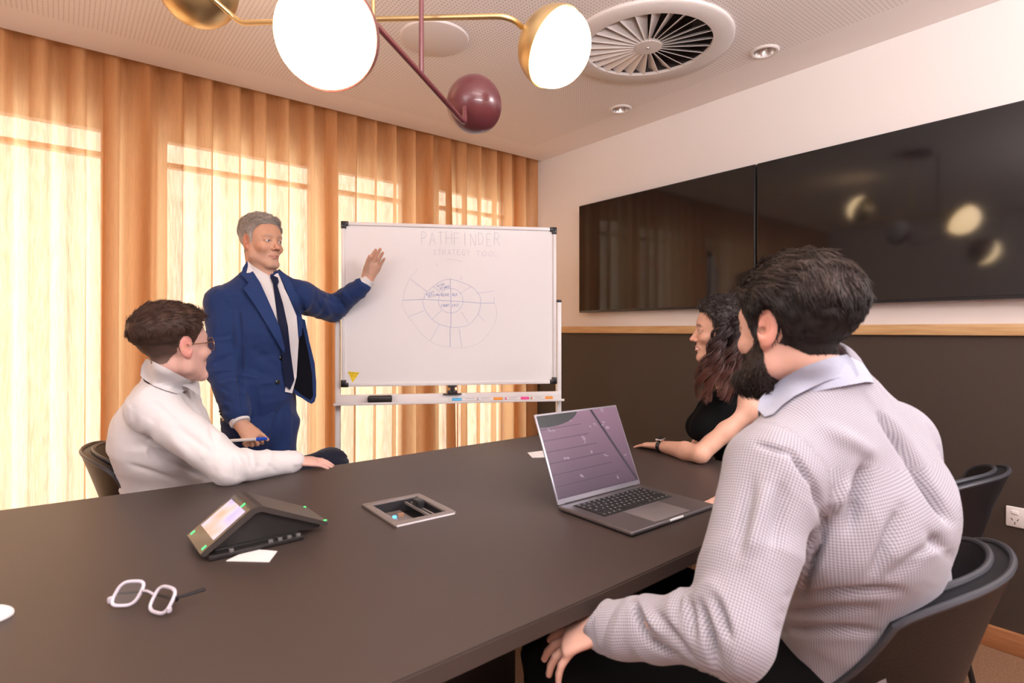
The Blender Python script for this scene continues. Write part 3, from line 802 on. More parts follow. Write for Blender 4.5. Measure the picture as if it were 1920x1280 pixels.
# ---- hair strands: thin tapered three-sided tubes
def strands(paths, r0, r1):
    """paths: n x m x 3"""
    P = np.asarray(paths, float); n, m = P.shape[:2]
    T = np.zeros_like(P); T[:, 1:-1] = P[:, 2:] - P[:, :-2]; T[:, 0] = P[:, 1] - P[:, 0]; T[:, -1] = P[:, -1] - P[:, -2]
    T /= np.linalg.norm(T, axis=2, keepdims=True) + 1e-9
    ref = np.array([0.31, 0.55, 0.77]); U = np.cross(T, ref); U /= np.linalg.norm(U, axis=2, keepdims=True) + 1e-9; W = np.cross(T, U)
    rad = np.linspace(1, 0, m) ** 0.6; rr = (r1 + (r0 - r1) * rad)[None, :, None]
    V = np.zeros((n, m, 3, 3))
    for k in range(3):
        a = 2 * math.pi * k / 3; V[:, :, k] = P + (U * math.cos(a) + W * math.sin(a)) * rr
    idx = np.arange(n * m * 3).reshape(n, m, 3); Q = []
    for k in range(3):
        k2 = (k + 1) % 3; Q.append(np.stack([idx[:, :-1, k], idx[:, :-1, k2], idx[:, 1:, k2], idx[:, 1:, k]], -1).reshape(-1, 4))
    return V.reshape(-1, 3), np.concatenate(Q)
def grow(roots, normals, flow, length, lift, m=6, jitter=0.15, H=None, rs=None, gravity=0.0):
    """short hair: every strand leaves the skin along lift*normal + flow and hugs the head"""
    rs = rs or np.random.default_rng(11); n = len(roots); P = np.zeros((n, m, 3)); P[:, 0] = roots
    d = flow + normals * lift[:, None] + rs.normal(0, jitter, (n, 3)); d /= np.linalg.norm(d, axis=1, keepdims=True)
    st = length[:, None] / (m - 1)
    for i in range(1, m):
        P[:, i] = P[:, i - 1] + d * st
        d = d - normals * (st / 0.085 + 0.22 * lift[:, None]) + np.array([0, 0, -gravity]) + flow * 0.10
        d /= np.linalg.norm(d, axis=1, keepdims=True)
    return P

# ---- cloth pieces laid on a garment where they are seen
def garment_bvh(V, Q): return BVHTree.FromPolygons([tuple(v) for v in V], [tuple(int(i) for i in q) for q in Q])
def patch(poly, bvh, off, th, step=6.0, smooth=2, bulge=0.0, hug=False):
    """closed sheet whose outline is poly (pixels), lying `off` in front of the surface hit by the sight lines"""
    n = len(poly); pts = []
    for i in range(n):
        a = np.array(poly[i], float); b = np.array(poly[(i + 1) % n], float); m = max(1, int(np.linalg.norm(b - a) / step))
        for k in range(m): pts.append(tuple(a + (b - a) * k / m))
    nb = len(pts); xs = [p[0] for p in pts]; ys = [p[1] for p in pts]
    def inside(x, y):
        c = False; j = nb - 1
        for i in range(nb):
            if (pts[i][1] > y) != (pts[j][1] > y) and x < (pts[j][0] - pts[i][0]) * (y - pts[i][1]) / (pts[j][1] - pts[i][1]) + pts[i][0]: c = not c
            j = i
        return c
    inner = []; y = min(ys) + step * 0.6; row = 0
    while y < max(ys):
        x = min(xs) + step * (0.3 + 0.5 * (row % 2))
        while x < max(xs):
            if inside(x, y):
                md = min((x - p[0]) ** 2 + (y - p[1]) ** 2 for p in pts)
                if md > (step * 0.55) ** 2: inner.append((x, y))
            x += step
        y += step * 0.87; row += 1
    allp = pts + inner
    vo, _, fo, _, _, _ = delaunay_2d_cdt([Vector(p) for p in allp], [(i, (i + 1) % nb) for i in range(nb)], [list(range(nb))], 1, 1e-4)
    O = Vector((0, 0, EYE)); D = []; rays = []
    for p in vo:
        w = pt(p.x, p.y, 1.0) - np.array([0, 0, EYE]); ray = Vector(w).normalized(); rays.append(np.array(ray))
        hit = bvh.ray_cast(O, ray); D.append(hit[3] if hit[0] is not None else np.nan)
    D = np.array(D); rays = np.array(rays); ok = ~np.isnan(D); PX = np.array([(p.x, p.y) for p in vo])
    med = np.median(D[ok]); bad = ~ok | (np.abs(D - med) > 0.35)
    ok = ~bad
    for i in np.nonzero(bad)[0]:
        j = np.argmin(((PX[ok] - PX[i]) ** 2).sum(1)); D[i] = D[ok][j]
    tris = [tuple(f) for f in fo]
    nbr = [set() for _ in vo]
    for f in tris:
        for i in range(len(f)): nbr[f[i]].add(f[i - 1]); nbr[f[i - 1]].add(f[i])
    D0 = D.copy()
    for _ in range(smooth):
        D = np.array([0.4 * D[i] + 0.6 * np.mean([D[j] for j in nbr[i]]) if nbr[i] else D[i] for i in range(len(D))])
    if hug:
        D = np.where(ok, np.minimum(D, D0), D)
        for _ in range(3): D = np.minimum(D, np.array([0.4 * D[i] + 0.6 * np.mean([D[j] for j in nbr[i]]) if nbr[i] else D[i] for i in range(len(D))]))
    if bulge:
        c = PX.mean(0); rr = np.abs(PX - c).max(0) + 1e-6; D = D - bulge * np.clip(1 - ((((PX - c) / rr) ** 2).sum(1)), 0, 1)
    B = np.array([0, 0, EYE]) + rays * (D - off)[:, None]; T = np.array([0, 0, EYE]) + rays * (D - off - th)[:, None]
    m = len(vo); edge = {}
    fs = []
    for f in tris:
        fs.append(tuple(i + m for i in f)); fs.append(tuple(f[::-1]))
        for i in range(len(f)):
            e = (f[i], f[(i + 1) % len(f)]); edge[e] = edge.get(e, 0) + 1
    for (a, b) in list(edge):
        if (b, a) not in edge: fs.append((b, a, a + m, b + m))
    mb = MB(); mb.add(np.concatenate([B, T]).tolist(), fs); return mb

def collar_ring(c, up, fwd, r_top, r_bot, h_top, drop, tip, gap=0.35, th=0.0022, tip_out=0.02, back_rise=0.012, nt=49):
    """turned-down shirt collar: stand inside, fall outside, open at the front with pointed tips"""
    c = np.asarray(c, float); up = nrm(up); fwd = nrm(np.asarray(fwd) - up * (np.asarray(fwd) @ up)); lf = np.cross(up, fwd)
    th_ = np.linspace(-math.pi + gap, math.pi - gap, nt)           # 0 = nape
    rows = []
    for kind in ('stand', 'top_in', 'top', 'fall1', 'fall', 'fall_in', 'under'):
        R = []
        for a in th_:
            fr = abs(a) / (math.pi - gap); d = -fwd * math.cos(a) + lf * math.sin(a); ht = h_top + back_rise * (1 - fr) - 0.010 * fr
            tipk = max(0.0, (fr - 0.72) / 0.28) ** 1.5; lo = ht - drop - tip * tipk; rb = r_bot + tip_out * tipk
            if kind == 'stand': p = c + d * (r_top - 0.001) + up * (ht - drop * 1.0)
            elif kind == 'top_in': p = c + d * (r_top) + up * (ht - 0.004)
            elif kind == 'top': p = c + d * (r_top + 0.003) + up * ht
            elif kind == 'fall1': p = c + d * (r_top + 0.006) + up * (ht - 0.004)
            elif kind == 'fall': p = c + d * rb + up * lo
            elif kind == 'fall_in': p = c + d * (rb - th * 1.2) + up * (lo + 0.0005)
            else: p = c + d * (r_top + 0.0035) + up * (ht - 0.007)
            R.append(p)
        rows.append(R)
    # finer rows between the fold and the lower edge, slightly convex
    m = []
    for t in np.linspace(0, 1, 5)[1:-1]: m.append([(1 - t) * np.array(p) + t * np.array(q) + nrm(np.array(p) - c) * 0.003 * math.sin(math.pi * t) for p, q in zip(rows[3], rows[4])])
    b = MB(); b.grid(np.array(rows[:4] + m + rows[4:])); return b
# ================================================================== PEOPLE
def skinmat(name): return mat(name, (0.7, 0.5, 0.4), 0.48, spec=0.4, sss=0.12, attr='Col', bump=0.05, bscale=500)
def clothmat(name, col, rough=0.85, bump=0.12, bscale=900, sheen=0.15, **k): return mat(name, col, rough, spec=0.12, bump=bump, bscale=bscale, sheen=sheen, **k)
M_skin = skinmat('skin')
M_suit = clothmat('navy_suit_wool', (0.018, 0.040, 0.135), 0.75, nmix=0.5, nscale=500, ncol=(0.012, 0.028, 0.100), stretch=(1, 1, 0.2))
M_lapel = clothmat('navy_suit_lapel', (0.020, 0.044, 0.145), 0.75)
M_lining = mat('black_lining', (0.004, 0.004, 0.008), 0.8, spec=0.1)
M_shirtw = clothmat('white_shirt_cotton', (0.70, 0.685, 0.695), 0.8, bump=0.05)
M_tie = mat('dark_navy_tie', (0.008, 0.012, 0.038), 0.7, spec=0.15)
M_button = mat('black_button', (0.01, 0.01, 0.012), 0.2)
M_trous = clothmat('dark_navy_trousers', (0.012, 0.014, 0.028), 0.9)
M_black_cloth = clothmat('black_cloth', (0.0035, 0.0035, 0.004), 0.95, sheen=0.0)
M_shoe = mat('black_shoe', (0.01, 0.01, 0.01), 0.3)

def torso(F, sk, g=0.0, w=1.0, d=1.0, lo=True, hipw=0.158, chestw=0.158, shoulder=True, k=0.035, sr=0.052, nr=0.040, ur=0.058):
    hip, waist, chest, up, neck = [np.asarray(sk[q]) for q in ('hip', 'waist', 'chest', 'upper', 'neck')]
    Lh, Lc = sk['Lh'], sk['Lc']; Lm = nrm(np.asarray(Lh) + Lc)
    if lo: F.add(p_econe(hip, waist, (hipw * w + g, 0.112 * d + g), (0.138 * w + g, 0.102 * d + g), Lh, Lm), k)
    F.add(p_econe(waist, chest, (0.138 * w + g, 0.102 * d + g), (chestw * w + g, 0.115 * d + g), Lm, Lc), k)
    F.add(p_econe(chest, up, (chestw * w + g, 0.115 * d + g), (0.125 * w + g, 0.072 * d + g), Lc), k)
    if shoulder:
        for q in ('shL', 'shR'):
            F.add(p_cone(up, sk[q], ur + g, sr + g), k)
            F.add(p_cone(neck + (0, 0, 0.02), np.asarray(sk[q]) * 0.6 + neck * 0.4 - (0, 0, 0.01), nr + g, 0.044 + g), k * 0.8)
def limb(F, pts, rad, g=0.0, k=0.015):
    for i in range(len(pts) - 1): F.add(p_cone(pts[i], pts[i + 1], rad[i] + g, rad[i + 1] + g), k)
def bounds(*pts, pad=0.2):
    P = np.array(pts); return P.min(0) - pad, P.max(0) + pad

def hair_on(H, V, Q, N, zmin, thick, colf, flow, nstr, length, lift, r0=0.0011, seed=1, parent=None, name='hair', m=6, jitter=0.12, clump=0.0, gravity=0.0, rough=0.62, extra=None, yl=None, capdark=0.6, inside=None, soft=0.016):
    """hair shell taken off the skin inside the hairline, plus strands rooted on it"""
    L = H.loc(V); sd = inside(L) if inside else hairline(L, zmin)
    keep = (sd > -0.001) & (np.linalg.norm(L, axis=1) < 0.2)
    t = np.clip(sd / soft, 0, 1); t = t * t * (3 - 2 * t)
    cl = vnoise(L * 55 + seed) * 0.5 + vnoise(L * 110 + seed) * 0.3
    T = thick(L) * t * (1 + clump * cl) + 0.0006
    fq = keep[Q].all(1); Qc = Q[fq]; used = np.unique(Qc); mp = -np.ones(len(V), int); mp[used] = np.arange(len(used))
    VV = relax(V[used], mp[Qc], 2, 0.5); NN = vnormals(VV, mp[Qc]); NN = relax(NN, mp[Qc], 6, 0.7); NN /= np.linalg.norm(NN, axis=1, keepdims=True) + 1e-9
    cap = VV + NN * (T[used] * H.k)[:, None]; Qc = mp[Qc]; cap = relax(cap, Qc, 2, 0.4); CN = vnormals(cap, Qc)
    rs = np.random.default_rng(seed)
    area = np.linalg.norm(np.cross(cap[Qc[:, 2]] - cap[Qc[:, 0]], cap[Qc[:, 3]] - cap[Qc[:, 1]]), axis=1)
    pick = rs.choice(len(Qc), nstr, p=area / area.sum()); wts = rs.dirichlet((1, 1, 1, 1), nstr)
    root = (cap[Qc[pick]] * wts[:, :, None]).sum(1); nr = CN[Qc[pick]].mean(1); nr /= np.linalg.norm(nr, axis=1, keepdims=True) + 1e-9
    Lr = H.loc(root); fl = flow(Lr, rs)
    fl = (fl[:, :1] * H.x + fl[:, 1:2] * H.y + fl[:, 2:3] * H.z); fl = fl - nr * (fl * nr).sum(1, keepdims=True); fl /= np.linalg.norm(fl, axis=1, keepdims=True) + 1e-9
    le = length(Lr) * rs.uniform(0.6, 1.15, nstr) * H.k; li = lift(Lr)
    P = grow(root - nr * 0.002, nr, fl, le, li, m, jitter, rs=rs, gravity=gravity)
    SV, SQ = strands(P, r0 * H.k, 0.0002)
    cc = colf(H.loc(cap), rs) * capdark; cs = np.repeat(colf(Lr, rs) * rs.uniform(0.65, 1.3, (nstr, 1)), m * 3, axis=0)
    VA = [cap, SV]; QA = [Qc, SQ + len(cap)]; CA = [cc, cs]
    if extra is not None:
        ev, eq, ec = extra; QA.append(eq + len(cap) + len(SV)); VA.append(ev); CA.append(ec)
    return mesh_obj(name, np.concatenate(VA), np.concatenate(QA), mat(name + '_' + str(seed), (0, 0, 0), rough, spec=0.4, attr='Col'), parent, col=np.concatenate(CA))
def hairline(L, pts):
    """distance above the hairline; pts: (y, z) of the line seen from the side"""
    x, y, z = L.T; ys = np.array([p[0] for p in pts]); zs = np.array([p[1] for p in pts])
    d = z - np.interp(y, ys, zs)
    ear = np.sqrt(((y + 0.008) / 0.0195) ** 2 + ((z + 0.002) / 0.032) ** 2) - 1
    return np.minimum(d, np.where(np.abs(x) > 0.05, ear * 0.025, 1.0))

# ------------------------------------------------------------------ the standing presenter
def presenter():
    H = Head(pt(491, 455, 2.60), cv(0.88, -0.47, 0.02), k=1.0)
    sk = dict(hip=pt(490, 782, 2.60), waist=pt(488, 700, 2.60), chest=pt(487, 622, 2.60), upper=pt(487, 562, 2.60), neck=pt(492, 522, 2.61),
              shL=pt(562, 556, 2.68), shR=pt(418, 566, 2.51), Lh=cv(0.70, 0.70, 0), Lc=cv(0.70, 0.70, 0))
    elL, wrL = pt(621, 580, 2.88), pt(688, 526, 2.82); elR, wrR = pt(420, 692, 2.47), pt(452, 796, 2.39)
    hL, hR = pt(519, 800, 2.64), pt(463, 800, 2.57)
    kL, kR = pt(519, 925, 2.64), pt(468, 925, 2.58)
    aL = np.array([*(kL[:2] + FV[:2] * 0.05), 0.09]); aR = np.array([*(kR[:2] + FV[:2] * 0.05), 0.09])
    lo, hi = bounds(sk['hip'], H.o, elL, wrL, elR, wrR, aL, aR, pad=0.22); lo[2] = -0.01
    hl = pt(705, 490, 2.80); hr = pt(475, 820, 2.37)
    F = Field(lo, hi, 0.013, [(H.o - 0.13, H.o + (0.13, 0.13, 0.14), 0.0030), (hl - 0.10, hl + 0.10, 0.0035), (hr - 0.07, hr + 0.07, 0.0035)])
    torso(F, sk); head_field(F, H, sk['neck'], smile=0.5, nose=1.15, jaw=0.98)
    limb(F, [sk['shL'], elL, wrL], (0.050, 0.040, 0.027)); limb(F, [sk['shR'], elR, wrR], (0.050, 0.040, 0.027))
    limb(F, [hL, kL, aL], (0.085, 0.055, 0.040)); limb(F, [hR, kR, aR], (0.085, 0.055, 0.040))
    for a in (aL, aR): F.add(p_cone(a - (0, 0, 0.04), a - (0, 0, 0.045) + cv(0.4, -0.9, 0) * 0.16, 0.04, 0.03), 0.03)
    hand_prims(F, wrL, cv(0.42, -0.05, 0.90), cv(0.62, -0.78, 0.0), cv(-0.70, -0.62, 0.30), 1.06, curls=[(0.05, 0.1, 0.1), (0.08, 0.12, 0.1), (0.12, 0.14, 0.1), (0.2, 0.2, 0.1)], spread=-0.035, thumb=(0.90, 0.35, 0.30), tcurl=0.6)
    hand_prims(F, wrR, cv(0.62, -0.15, -0.62), cv(-0.35, 0.75, -0.6), cv(0.55, -0.25, 0.60), 0.98, curls=[(0.55, 0.9, 0.5), (0.85, 1.1, 0.6), (0.95, 1.2, 0.6), (1.0, 1.2, 0.6)], thumb=(0.85, 0.45, 0.45), tcurl=0.6)
    V, Q = F.mesh(); V = relax(V, Q, 1, 0.35); N = vnormals(V, Q)
    skin = (0.60, 0.335, 0.225)
    C = head_color(H, V, skin, (0.50, 0.19, 0.15), (0.34, 0.25, 0.20), 0.75, stubble=(0.50, 0.36, 0.30), ear=(0.60, 0.22, 0.14), cheek=(0.64, 0.27, 0.18))
    L = H.loc(V); line = ((-0.12, -0.058), (-0.045, -0.050), (-0.020, -0.012), (0.006, -0.018), (0.024, -0.010), (0.034, 0.030), (0.046, 0.062), (0.060, 0.072), (0.075, 0.078), (0.12, 0.082))
    hm = np.clip((hairline(L, line)) / 0.006, 0, 1) * (np.linalg.norm(L, axis=1) < 0.2); C = C * (1 - hm[:, None] * 0.5) + np.array((0.40, 0.37, 0.34)) * hm[:, None] * 0.5
    b = mesh_obj('person', V, Q, M_skin, None, col=C)
    tag(b, 'standing grey haired man in a navy suit, one hand raised to the whiteboard', 'person')
    eye(H, 1, (0.16, 0.20, 0.24), cv(0.90, -0.42, 0.0), b); eye(H, -1, (0.16, 0.20, 0.24), cv(0.90, -0.44, 0.0), b)
    def colf(L, rs):
        g = vnoise(L * 90) * 0.5 + 0.5; side = np.clip((0.06 - L[:, 2]) / 0.05, 0, 1)
        base = np.array((0.44, 0.39, 0.35)) * (1 - side[:, None]) + np.array((0.66, 0.62, 0.58)) * side[:, None]
        return base * (0.75 + 0.60 * g)[:, None]
    def flow(L, rs):
        top = np.clip((L[:, 2] - 0.05) / 0.04, 0, 1)[:, None]
        return top * np.array((0.35, 0.85, 0.25)) + (1 - top) * np.array((0, -0.45, -1.0)) + rs.normal(0, 0.12, (len(L), 3))
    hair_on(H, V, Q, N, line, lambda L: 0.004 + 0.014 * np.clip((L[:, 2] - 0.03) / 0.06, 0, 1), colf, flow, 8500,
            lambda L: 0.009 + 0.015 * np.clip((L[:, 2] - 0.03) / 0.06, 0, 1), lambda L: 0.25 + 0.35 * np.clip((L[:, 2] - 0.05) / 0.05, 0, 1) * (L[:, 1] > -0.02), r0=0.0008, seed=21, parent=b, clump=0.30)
    # trousers
    G = Field(np.minimum(hR, aR) - 0.16, np.maximum(hL, sk['hip']) + (0.18, 0.18, 0.16), 0.009); g = 0.016
    G.add(p_econe(sk['hip'] + (0, 0, 0.09), sk['hip'] - (0, 0, 0.03), (0.150, 0.112), (0.165, 0.125), sk['Lh']), 0.03)
    limb(G, [hL, kL, aL + (0, 0, 0.0)], (0.094, 0.072, 0.060), 0.0, 0.02); limb(G, [hR, kR, aR], (0.094, 0.072, 0.060), 0.0, 0.02)
    v, q = G.mesh(); v = relax(v, q, 2); n = vnormals(v, q); v = folds(v, n, [(hL, aL, 0.08, FV), (hR, aR, 0.08, FV)], 0.006, 10, 10, 3)
    v = creases(v, vnormals(v, q), [((530, 738), (500, 860), 4, 0.010), ((544, 740), (540, 860), 5, -0.006)])
    mesh_obj('trousers', v, q, M_suit, b)
    for a in (aL, aR):
        s = MB(); d = cv(0.4, -0.9, 0)
        s.tube([a - (0, 0, 0.035) - d * 0.05, a - (0, 0, 0.035), a - (0, 0, 0.045) + d * 0.10, a - (0, 0, 0.055) + d * 0.19], [0.035, 0.048, 0.044, 0.030], 16); s.build('shoe', M_shoe, b)
    # jacket
    lo, hi = bounds(sk['hip'], sk['shL'], sk['shR'], elL, wrL, elR, wrR, pad=0.13)
    G = Field(lo, hi, 0.0068); gg = 0.022
    torso(G, sk, gg, lo=False, chestw=0.152, sr=0.048); G.add(p_econe(sk['waist'], pt(487, 735, 2.59), (0.150, 0.120), (0.148, 0.122), sk['Lc']), 0.03)
    G.add(p_econe(pt(486, 730, 2.59), pt(470, 790, 2.57), (0.150, 0.124), (0.124, 0.115), sk['Lc']), 0.03)
    limb(G, [sk['shL'], elL, pt(679, 537, 2.82)], (0.074, 0.062, 0.044), 0.0, 0.022)
    limb(G, [sk['shR'] + (0, 0, -0.01), elR, pt(443, 772, 2.405)], (0.074, 0.066, 0.056), 0.0, 0.022)
    G.sub(p_cone(sk['neck'] + (0, 0, -0.02), H.w((0, -0.01, -0.03)), 0.066, 0.078), 0.008)
    v, q = G.mesh(); v = relax(v, q, 1); n = vnormals(v, q)
    bones = [(sk['hip'], sk['upper'], 0.15, -cv(0.4, -0.9, 0)), (sk['shL'], elL, 0.06, FV), (elL, wrL, 0.05, FV), (sk['shR'], elR, 0.06, FV), (elR, wrR, 0.05, FV)]
    v = folds(v, n, bones, 0.011, 24, 7, 4, joint=[(elL, 0.12), (sk['shL'] - (0, 0, 0.06), 0.09), (elR, 0.12)])
    n = vnormals(v, q)
    v = creases(v, n, [((447, 575), (452, 640), 3, 0.012), ((452, 640), (450, 770), 4, 0.016), ((566, 560), (572, 600), 3, 0.010), ((590, 560), (610, 592), 4, 0.007),
                       ((604, 556), (622, 600), 4, -0.006), ((600, 553), (640, 572), 4, 0.008), ((625, 548), (655, 588), 4, 0.009), ((640, 543), (662, 572), 4, -0.007), ((560, 578), (588, 600), 4, 0.007), ((398, 684), (440, 662), 4, 0.008), ((400, 704), (445, 692), 4, 0.008), ((404, 722), (440, 738), 4, 0.007), ((408, 745), (436, 755), 4, 0.005), ((430, 600), (440, 660), 5, 0.005), ((470, 650), (522, 690), 8, 0.006), ((480, 700), (520, 705), 7, 0.006), ((478, 722), (485, 790), 6, 0.005)])
    jk = mesh_obj('jacket', v, q, M_suit, b)
    bj = garment_bvh(v, q); allv = np.concatenate([v, V]); allq = np.concatenate([q, Q + len(v)]); ba = garment_bvh(allv, allq)
    # shirt front, collar, tie
    patch([(466, 494), (480, 512), (506, 522), (519, 512), (528, 530), (541, 556), (556, 592), (560, 640), (556, 706), (548, 737), (529, 733), (532, 660), (515, 620), (495, 585), (478, 545), (462, 512)], ba, 0.010, 0.004, 7, smooth=12).build('shirt_front', M_shirtw, b)
    patch([(464, 489), (474, 498), (490, 508), (507, 518), (513, 543), (497, 534), (478, 520), (466, 506)], ba, 0.016, 0.003, 4, smooth=3).build('collar', M_shirtw, b)
    patch([(521, 511), (526, 522), (533, 539), (528, 540), (520, 527), (516, 520)], ba, 0.016, 0.003, 3, smooth=3).build('collar', M_shirtw, b)
    t_ = patch([(506, 519), (512, 516), (521, 520), (523, 528), (520, 535), (513, 534)], ba, 0.020, 0.007, 3, smooth=3, bulge=0.004).build('tie_knot', M_tie, b)
    patch([(512, 533), (520, 534), (531, 570), (540, 612), (545, 660), (552, 712), (544, 731), (534, 722), (530, 690), (528, 645), (520, 595)], ba, 0.020, 0.004, 5, smooth=12, bulge=0.006).build('tie', M_tie, b)
    # lapels, flap pocket, buttons
    patch([(463, 489), (474, 508), (488, 530), (500, 556), (512, 583), (524, 612), (534, 652), (533, 662), (526, 652), (504, 614), (480, 575), (456, 540), (466, 531), (452, 514), (455, 502)], ba, 0.017, 0.005, 5, smooth=5).build('lapel', M_lapel, b)
    patch([(520, 508), (528, 524), (538, 546), (549, 573), (557, 600), (560, 634), (566, 628), (567, 600), (563, 572), (557, 548), (551, 545), (549, 536), (541, 520), (530, 510)], ba, 0.017, 0.005, 5, smooth=5).build('lapel', M_lapel, b)
    patch([(452, 700), (485, 706), (485, 710), (452, 704)], bj, 0.001, 0.003, 3).build('pocket_welt', M_lapel, b)
    for (x, y) in ((528.5, 671), (521, 716)):
        patch([(x + 4.6 * math.cos(a), y + 4.6 * math.sin(a)) for a in np.linspace(0, 2 * math.pi, 13)[:-1]], bj, 0.002, 0.004, 2, bulge=0.001).build('button', M_button, b)
    for k in range(4):
        patch([(412.5 + k * 1.6 + 2.6 * math.cos(a), 771 + k * 5.2 + 2.6 * math.sin(a)) for a in np.linspace(0, 2 * math.pi, 9)[:-1]], bj, 0.002, 0.003, 2).build('sleeve_button', M_button, b)
    # jacket front hanging open, dark lining inside
    A_, B_ = pt(556, 600, 2.66), pt(592, 600, 2.72); C_, D_ = pt(548, 770, 2.58), pt(600, 770, 2.66)
    bl = garment_bvh(np.array([A_ + (A_ - B_) * 0.3, B_ + (B_ - A_) * 0.5, D_ + (D_ - C_) * 0.4, C_ + (C_ - D_) * 0.4]), [(0, 1, 2, 3)])
    patch([(554, 590), (572, 600), (580, 640), (590, 680), (593, 715), (593, 742), (590, 753), (584, 757), (576, 753), (566, 746), (556, 741), (547, 728), (552, 700), (556, 660)], bl, -0.004, 0.008, 7).build('jacket_front', M_suit, b)
    patch([(557, 612), (568, 615), (578, 660), (585, 700), (587, 742), (582, 750), (566, 740), (549, 726), (554, 695), (558, 655)], bl, 0.005, 0.002, 7).build('jacket_lining', M_lining, b)
    # cuffs
    for a, c, r in ((pt(674, 541, 2.82), pt(692, 522, 2.82), 0.0385), (pt(444, 776, 2.405), pt(451, 793, 2.39), 0.042)):
        cf = MB(); cf.tube([a, c], [r, r * 0.96], 22); cf.build('cuff', M_shirtw, b)
    # ring on the finger of the raised hand
    # marker pen held in the lowered hand
    a, c = pt(430, 826, 2.37), pt(500, 822, 2.33)
    e = tag(empty('marker_pen', (a + c) / 2), 'white marker with blue cap held in the lowered hand of the standing man', 'marker')
    W = lambda p: tuple(np.array(p) - (a + c) / 2)
    MB().tube([W(a), W(a * 0.25 + c * 0.75)], 0.0065, 14).build('barrel', M_white, e)
    MB().tube([W(a * 0.25 + c * 0.75), W(a * 0.06 + c * 0.94), W(c)], [0.0078, 0.0074, 0.005], 14).build('cap', mat('blue_plastic', (0.01, 0.08, 0.6), 0.3), e)
presenter()
